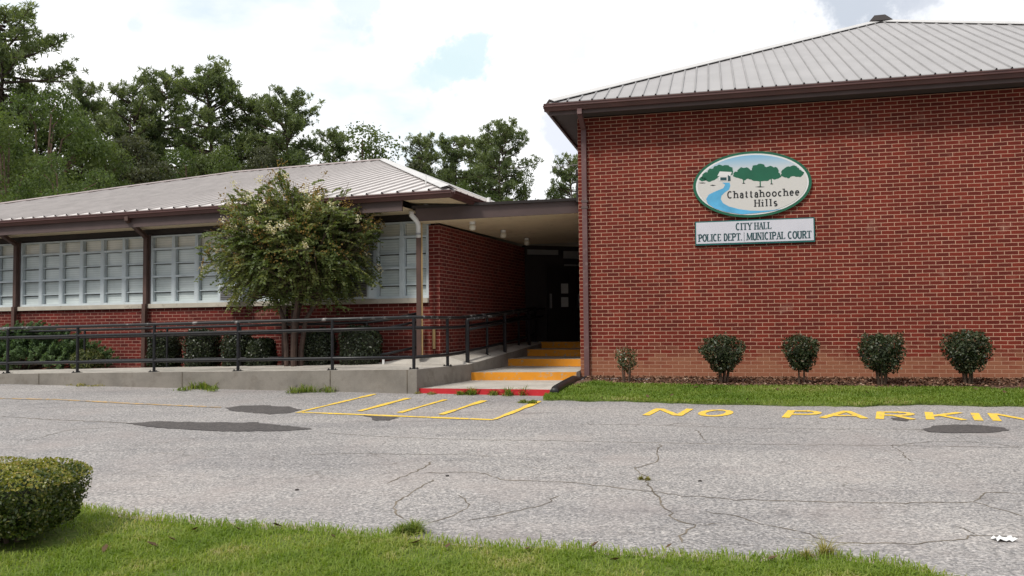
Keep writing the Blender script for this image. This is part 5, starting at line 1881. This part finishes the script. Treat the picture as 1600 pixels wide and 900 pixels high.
def hard_meshes(seed, H=13.0, rx=3.2, leaf=.17, nl=38, per=430):
    rg = np.random.default_rng(seed)
    tr = MB()
    tr.tube([(0, 0, -1), (.1, .05, H * .3), (-.05, .1, H * .62)], [.28, .22, .12], 8)
    V = []
    cz = H * .58
    for k in range(nl):
        d = unit(rg.normal(size=3)); r_ = rg.uniform(.45, .92)
        c = np.array([d[0] * rx * r_, d[1] * rx * r_, cz + d[2] * H * .40 * r_])
        lr = rg.uniform(.75, 1.35) * rx / 3.2
        tr.tube([(0, 0, H * rg.uniform(.25, .55)), tuple(c * np.array([.55, .55, .95])), tuple(c)], [.08, .05, .02], 5, False)
        dd_ = unit(rg.normal(size=(per, 3)) + np.array([0, 0, .30]))
        rr = rg.uniform(.45, 1.08, per) ** .7
        lump = 1 + .18 * np.sin(dd_[:, 0] * 6 + k) * np.cos(dd_[:, 1] * 5 + k) + .12 * np.sin(dd_[:, 2] * 11 + k)
        p = c + dd_ * (lr * rr * lump)[:, None] * np.array([1, 1, .72])
        V.append(leaf_quads(p, leaf, .62, dd_, .5, 0, rg))
    return tr, np.concatenate(V)


protos = {}


def make_proto(key, gen, bark, leafm):
    tr, V = gen
    name = 'pine_tree' if key.startswith('pine') else 'broadleaf_tree'
    root = empty(name)
    tr.build('trunk', bark, root)
    link('crown', quads_mesh('crown', V), leafm, root)
    protos[key] = [root, False]


make_proto('pineA', pine_meshes(1, 16, 2.9, .30), M['pinebark'], M['pine'])
make_proto('pineB', pine_meshes(2, 16, 3.3, .34), M['pinebark'], M['pine'])
make_proto('pineC', pine_meshes(5, 16, 2.5, .26), M['pinebark'], M['pine'])
make_proto('pineD', pine_meshes(9, 16, 3.1, .30), M['pinebark'], M['pine'])
make_proto('pineE', pine_meshes(14, 16, 3.0, .30), M['pinebark'], M['pine'])
make_proto('hardA', hard_meshes(1), M['bark'], M['hard'])
make_proto('hardB', hard_meshes(4, 12, 3.4), M['bark'], M['hard2'])
make_proto('hardC', hard_meshes(8, 12, 3.0), M['bark'], M['hard3'])
PH = {'pineD': 17.3, 'pineE': 17.3, 'pineA': 17.3, 'pineB': 17.3, 'pineC': 17.1, 'hardA': 13.3, 'hardB': 12.3, 'hardC': 12.3}   # heights of the foliage


def tree(key, u, vtop, Y, wide, lb, grp):
    root, used = protos[key]
    d = fw + cr * ((u - 800) / F_PX) + cu * ((450 - vtop) / F_PX)
    P = EYE + d * (Y / d.y)
    o = root if not used else copy_thing(root)
    protos[key][1] = True
    s = (P.z - .6) / PH[key]
    o.location = (P.x, P.y, .55)
    o.scale = (s * wide, s * wide, s)
    o.rotation_euler = (0, 0, random.uniform(0, 6.28))
    tag(o, lb, 'tree', grp)


TP, TB = 'tall pines behind the roofs', 'broadleaf trees behind the roofs'
tree('pineB', 8, -12, 40, 1.0, 'tallest pine, at the left edge of the picture', TP)
tree('pineC', -70, 40, 44, 1.2, 'pine partly cut off by the left edge of the picture', TP)
tree('hardA', 70, 80, 38, .80, 'tall broadleaf tree beside the leftmost pine', TB)
tree('hardB', 15, 165, 33, .8, 'mid green broadleaf tree in front of the leftmost pine', TB)
tree('pineC', 128, 112, 50, .62, 'slim dark pine right of the tall broadleaf tree', TP)
tree('hardA', -30, 120, 36, .9, 'dark broadleaf tree at the left frame edge under the pines', TB)
tree('hardA', 100, 200, 31, .85, 'dense dark broadleaf tree rising directly over the left roof slope', TB)
tree('pineA', 208, 112, 50, .80, 'pine at the left end of the middle pine group', TP)
tree('pineD', 258, 90, 52, .84, 'broad pine left of the tallest middle pine', TP)
tree('pineE', 330, 84, 50, .92, 'rounded pine, tallest of the middle group', TP)
tree('pineC', 388, 138, 51, .95, 'dark pine right of the rounded middle pine', TP)
tree('pineB', 447, 130, 50, .90, 'pine with layered plates at the right end of the middle group', TP)
tree('hardC', 232, 188, 44, .90, 'dusky brownish broadleaf tree below the middle pines', TB)
tree('hardB', 165, 210, 40, .80, 'bright green broadleaf tree under the slim dark pine', TB)
tree('hardA', 300, 190, 46, .90, 'dark broadleaf tree filling the gap under the rounded pine', TB)
tree('hardB', 350, 218, 44, .75, 'light green low tree above the middle of the left roof', TB)
tree('hardC', 405, 198, 47, .75, 'dusky low tree behind the blossoming tree', TB)
tree('hardA', 478, 196, 49, .80, 'dark low tree left of the ridge end', TB)
tree('pineC', 520, 192, 56, .85, 'small far pine just left of the ridge end', TP)
tree('hardB', 566, 184, 50, 1.05, 'light green tree directly above the ridge end of the wing', TB)
tree('hardA', 606, 216, 54, 1.0, 'small dark tree behind the hip of the wing roof', TB)
tree('pineA', 660, 198, 52, .78, 'dark pine just right of the wing roof ridge', TP)
tree('pineC', 708, 202, 50, .90, 'slender pine between the dark one and the large right pine', TP)
tree('pineD', 785, 172, 47, .84, 'large pine standing over the canopy, right of the wing roof', TP)
tree('hardA', 735, 252, 46, .70, 'low dark tree over the canopy below the large right pine', TB)
tree('hardB', 822, 258, 47, .58, 'low green tree at the foot of the large right pine', TB)
tree('pineA', 890, 230, 50, .75, 'small pine beside the hall corner under the antenna', TP)
tree('hardC', 636, 226, 50, .9, 'dusky low tree behind the right hip of the wing roof', TB)
tree('hardA', 868, 292, 46, .40, 'lowest dark tree over the canopy near the hall corner', TB)
tree('hardA', 690, 226, 57, .95, 'distant dark tree filling the gap right of the wing ridge', TB)
tree('hardA', 545, 214, 58, 1.0, 'distant dark tree behind the light green one at the ridge end', TB)
tree('hardA', 420, 176, 60, .95, 'distant dark tree deep between the middle pines', TB)
tree('hardA', 275, 170, 60, .95, 'distant dark tree deep behind the two broad middle pines', TB)
tree('pineC', 748, 205, 55, .95, 'far pine just left of the large right pine', TP)
tree('pineB', 168, 150, 56, .70, 'far pine in the notch right of the slim dark pine', TP)
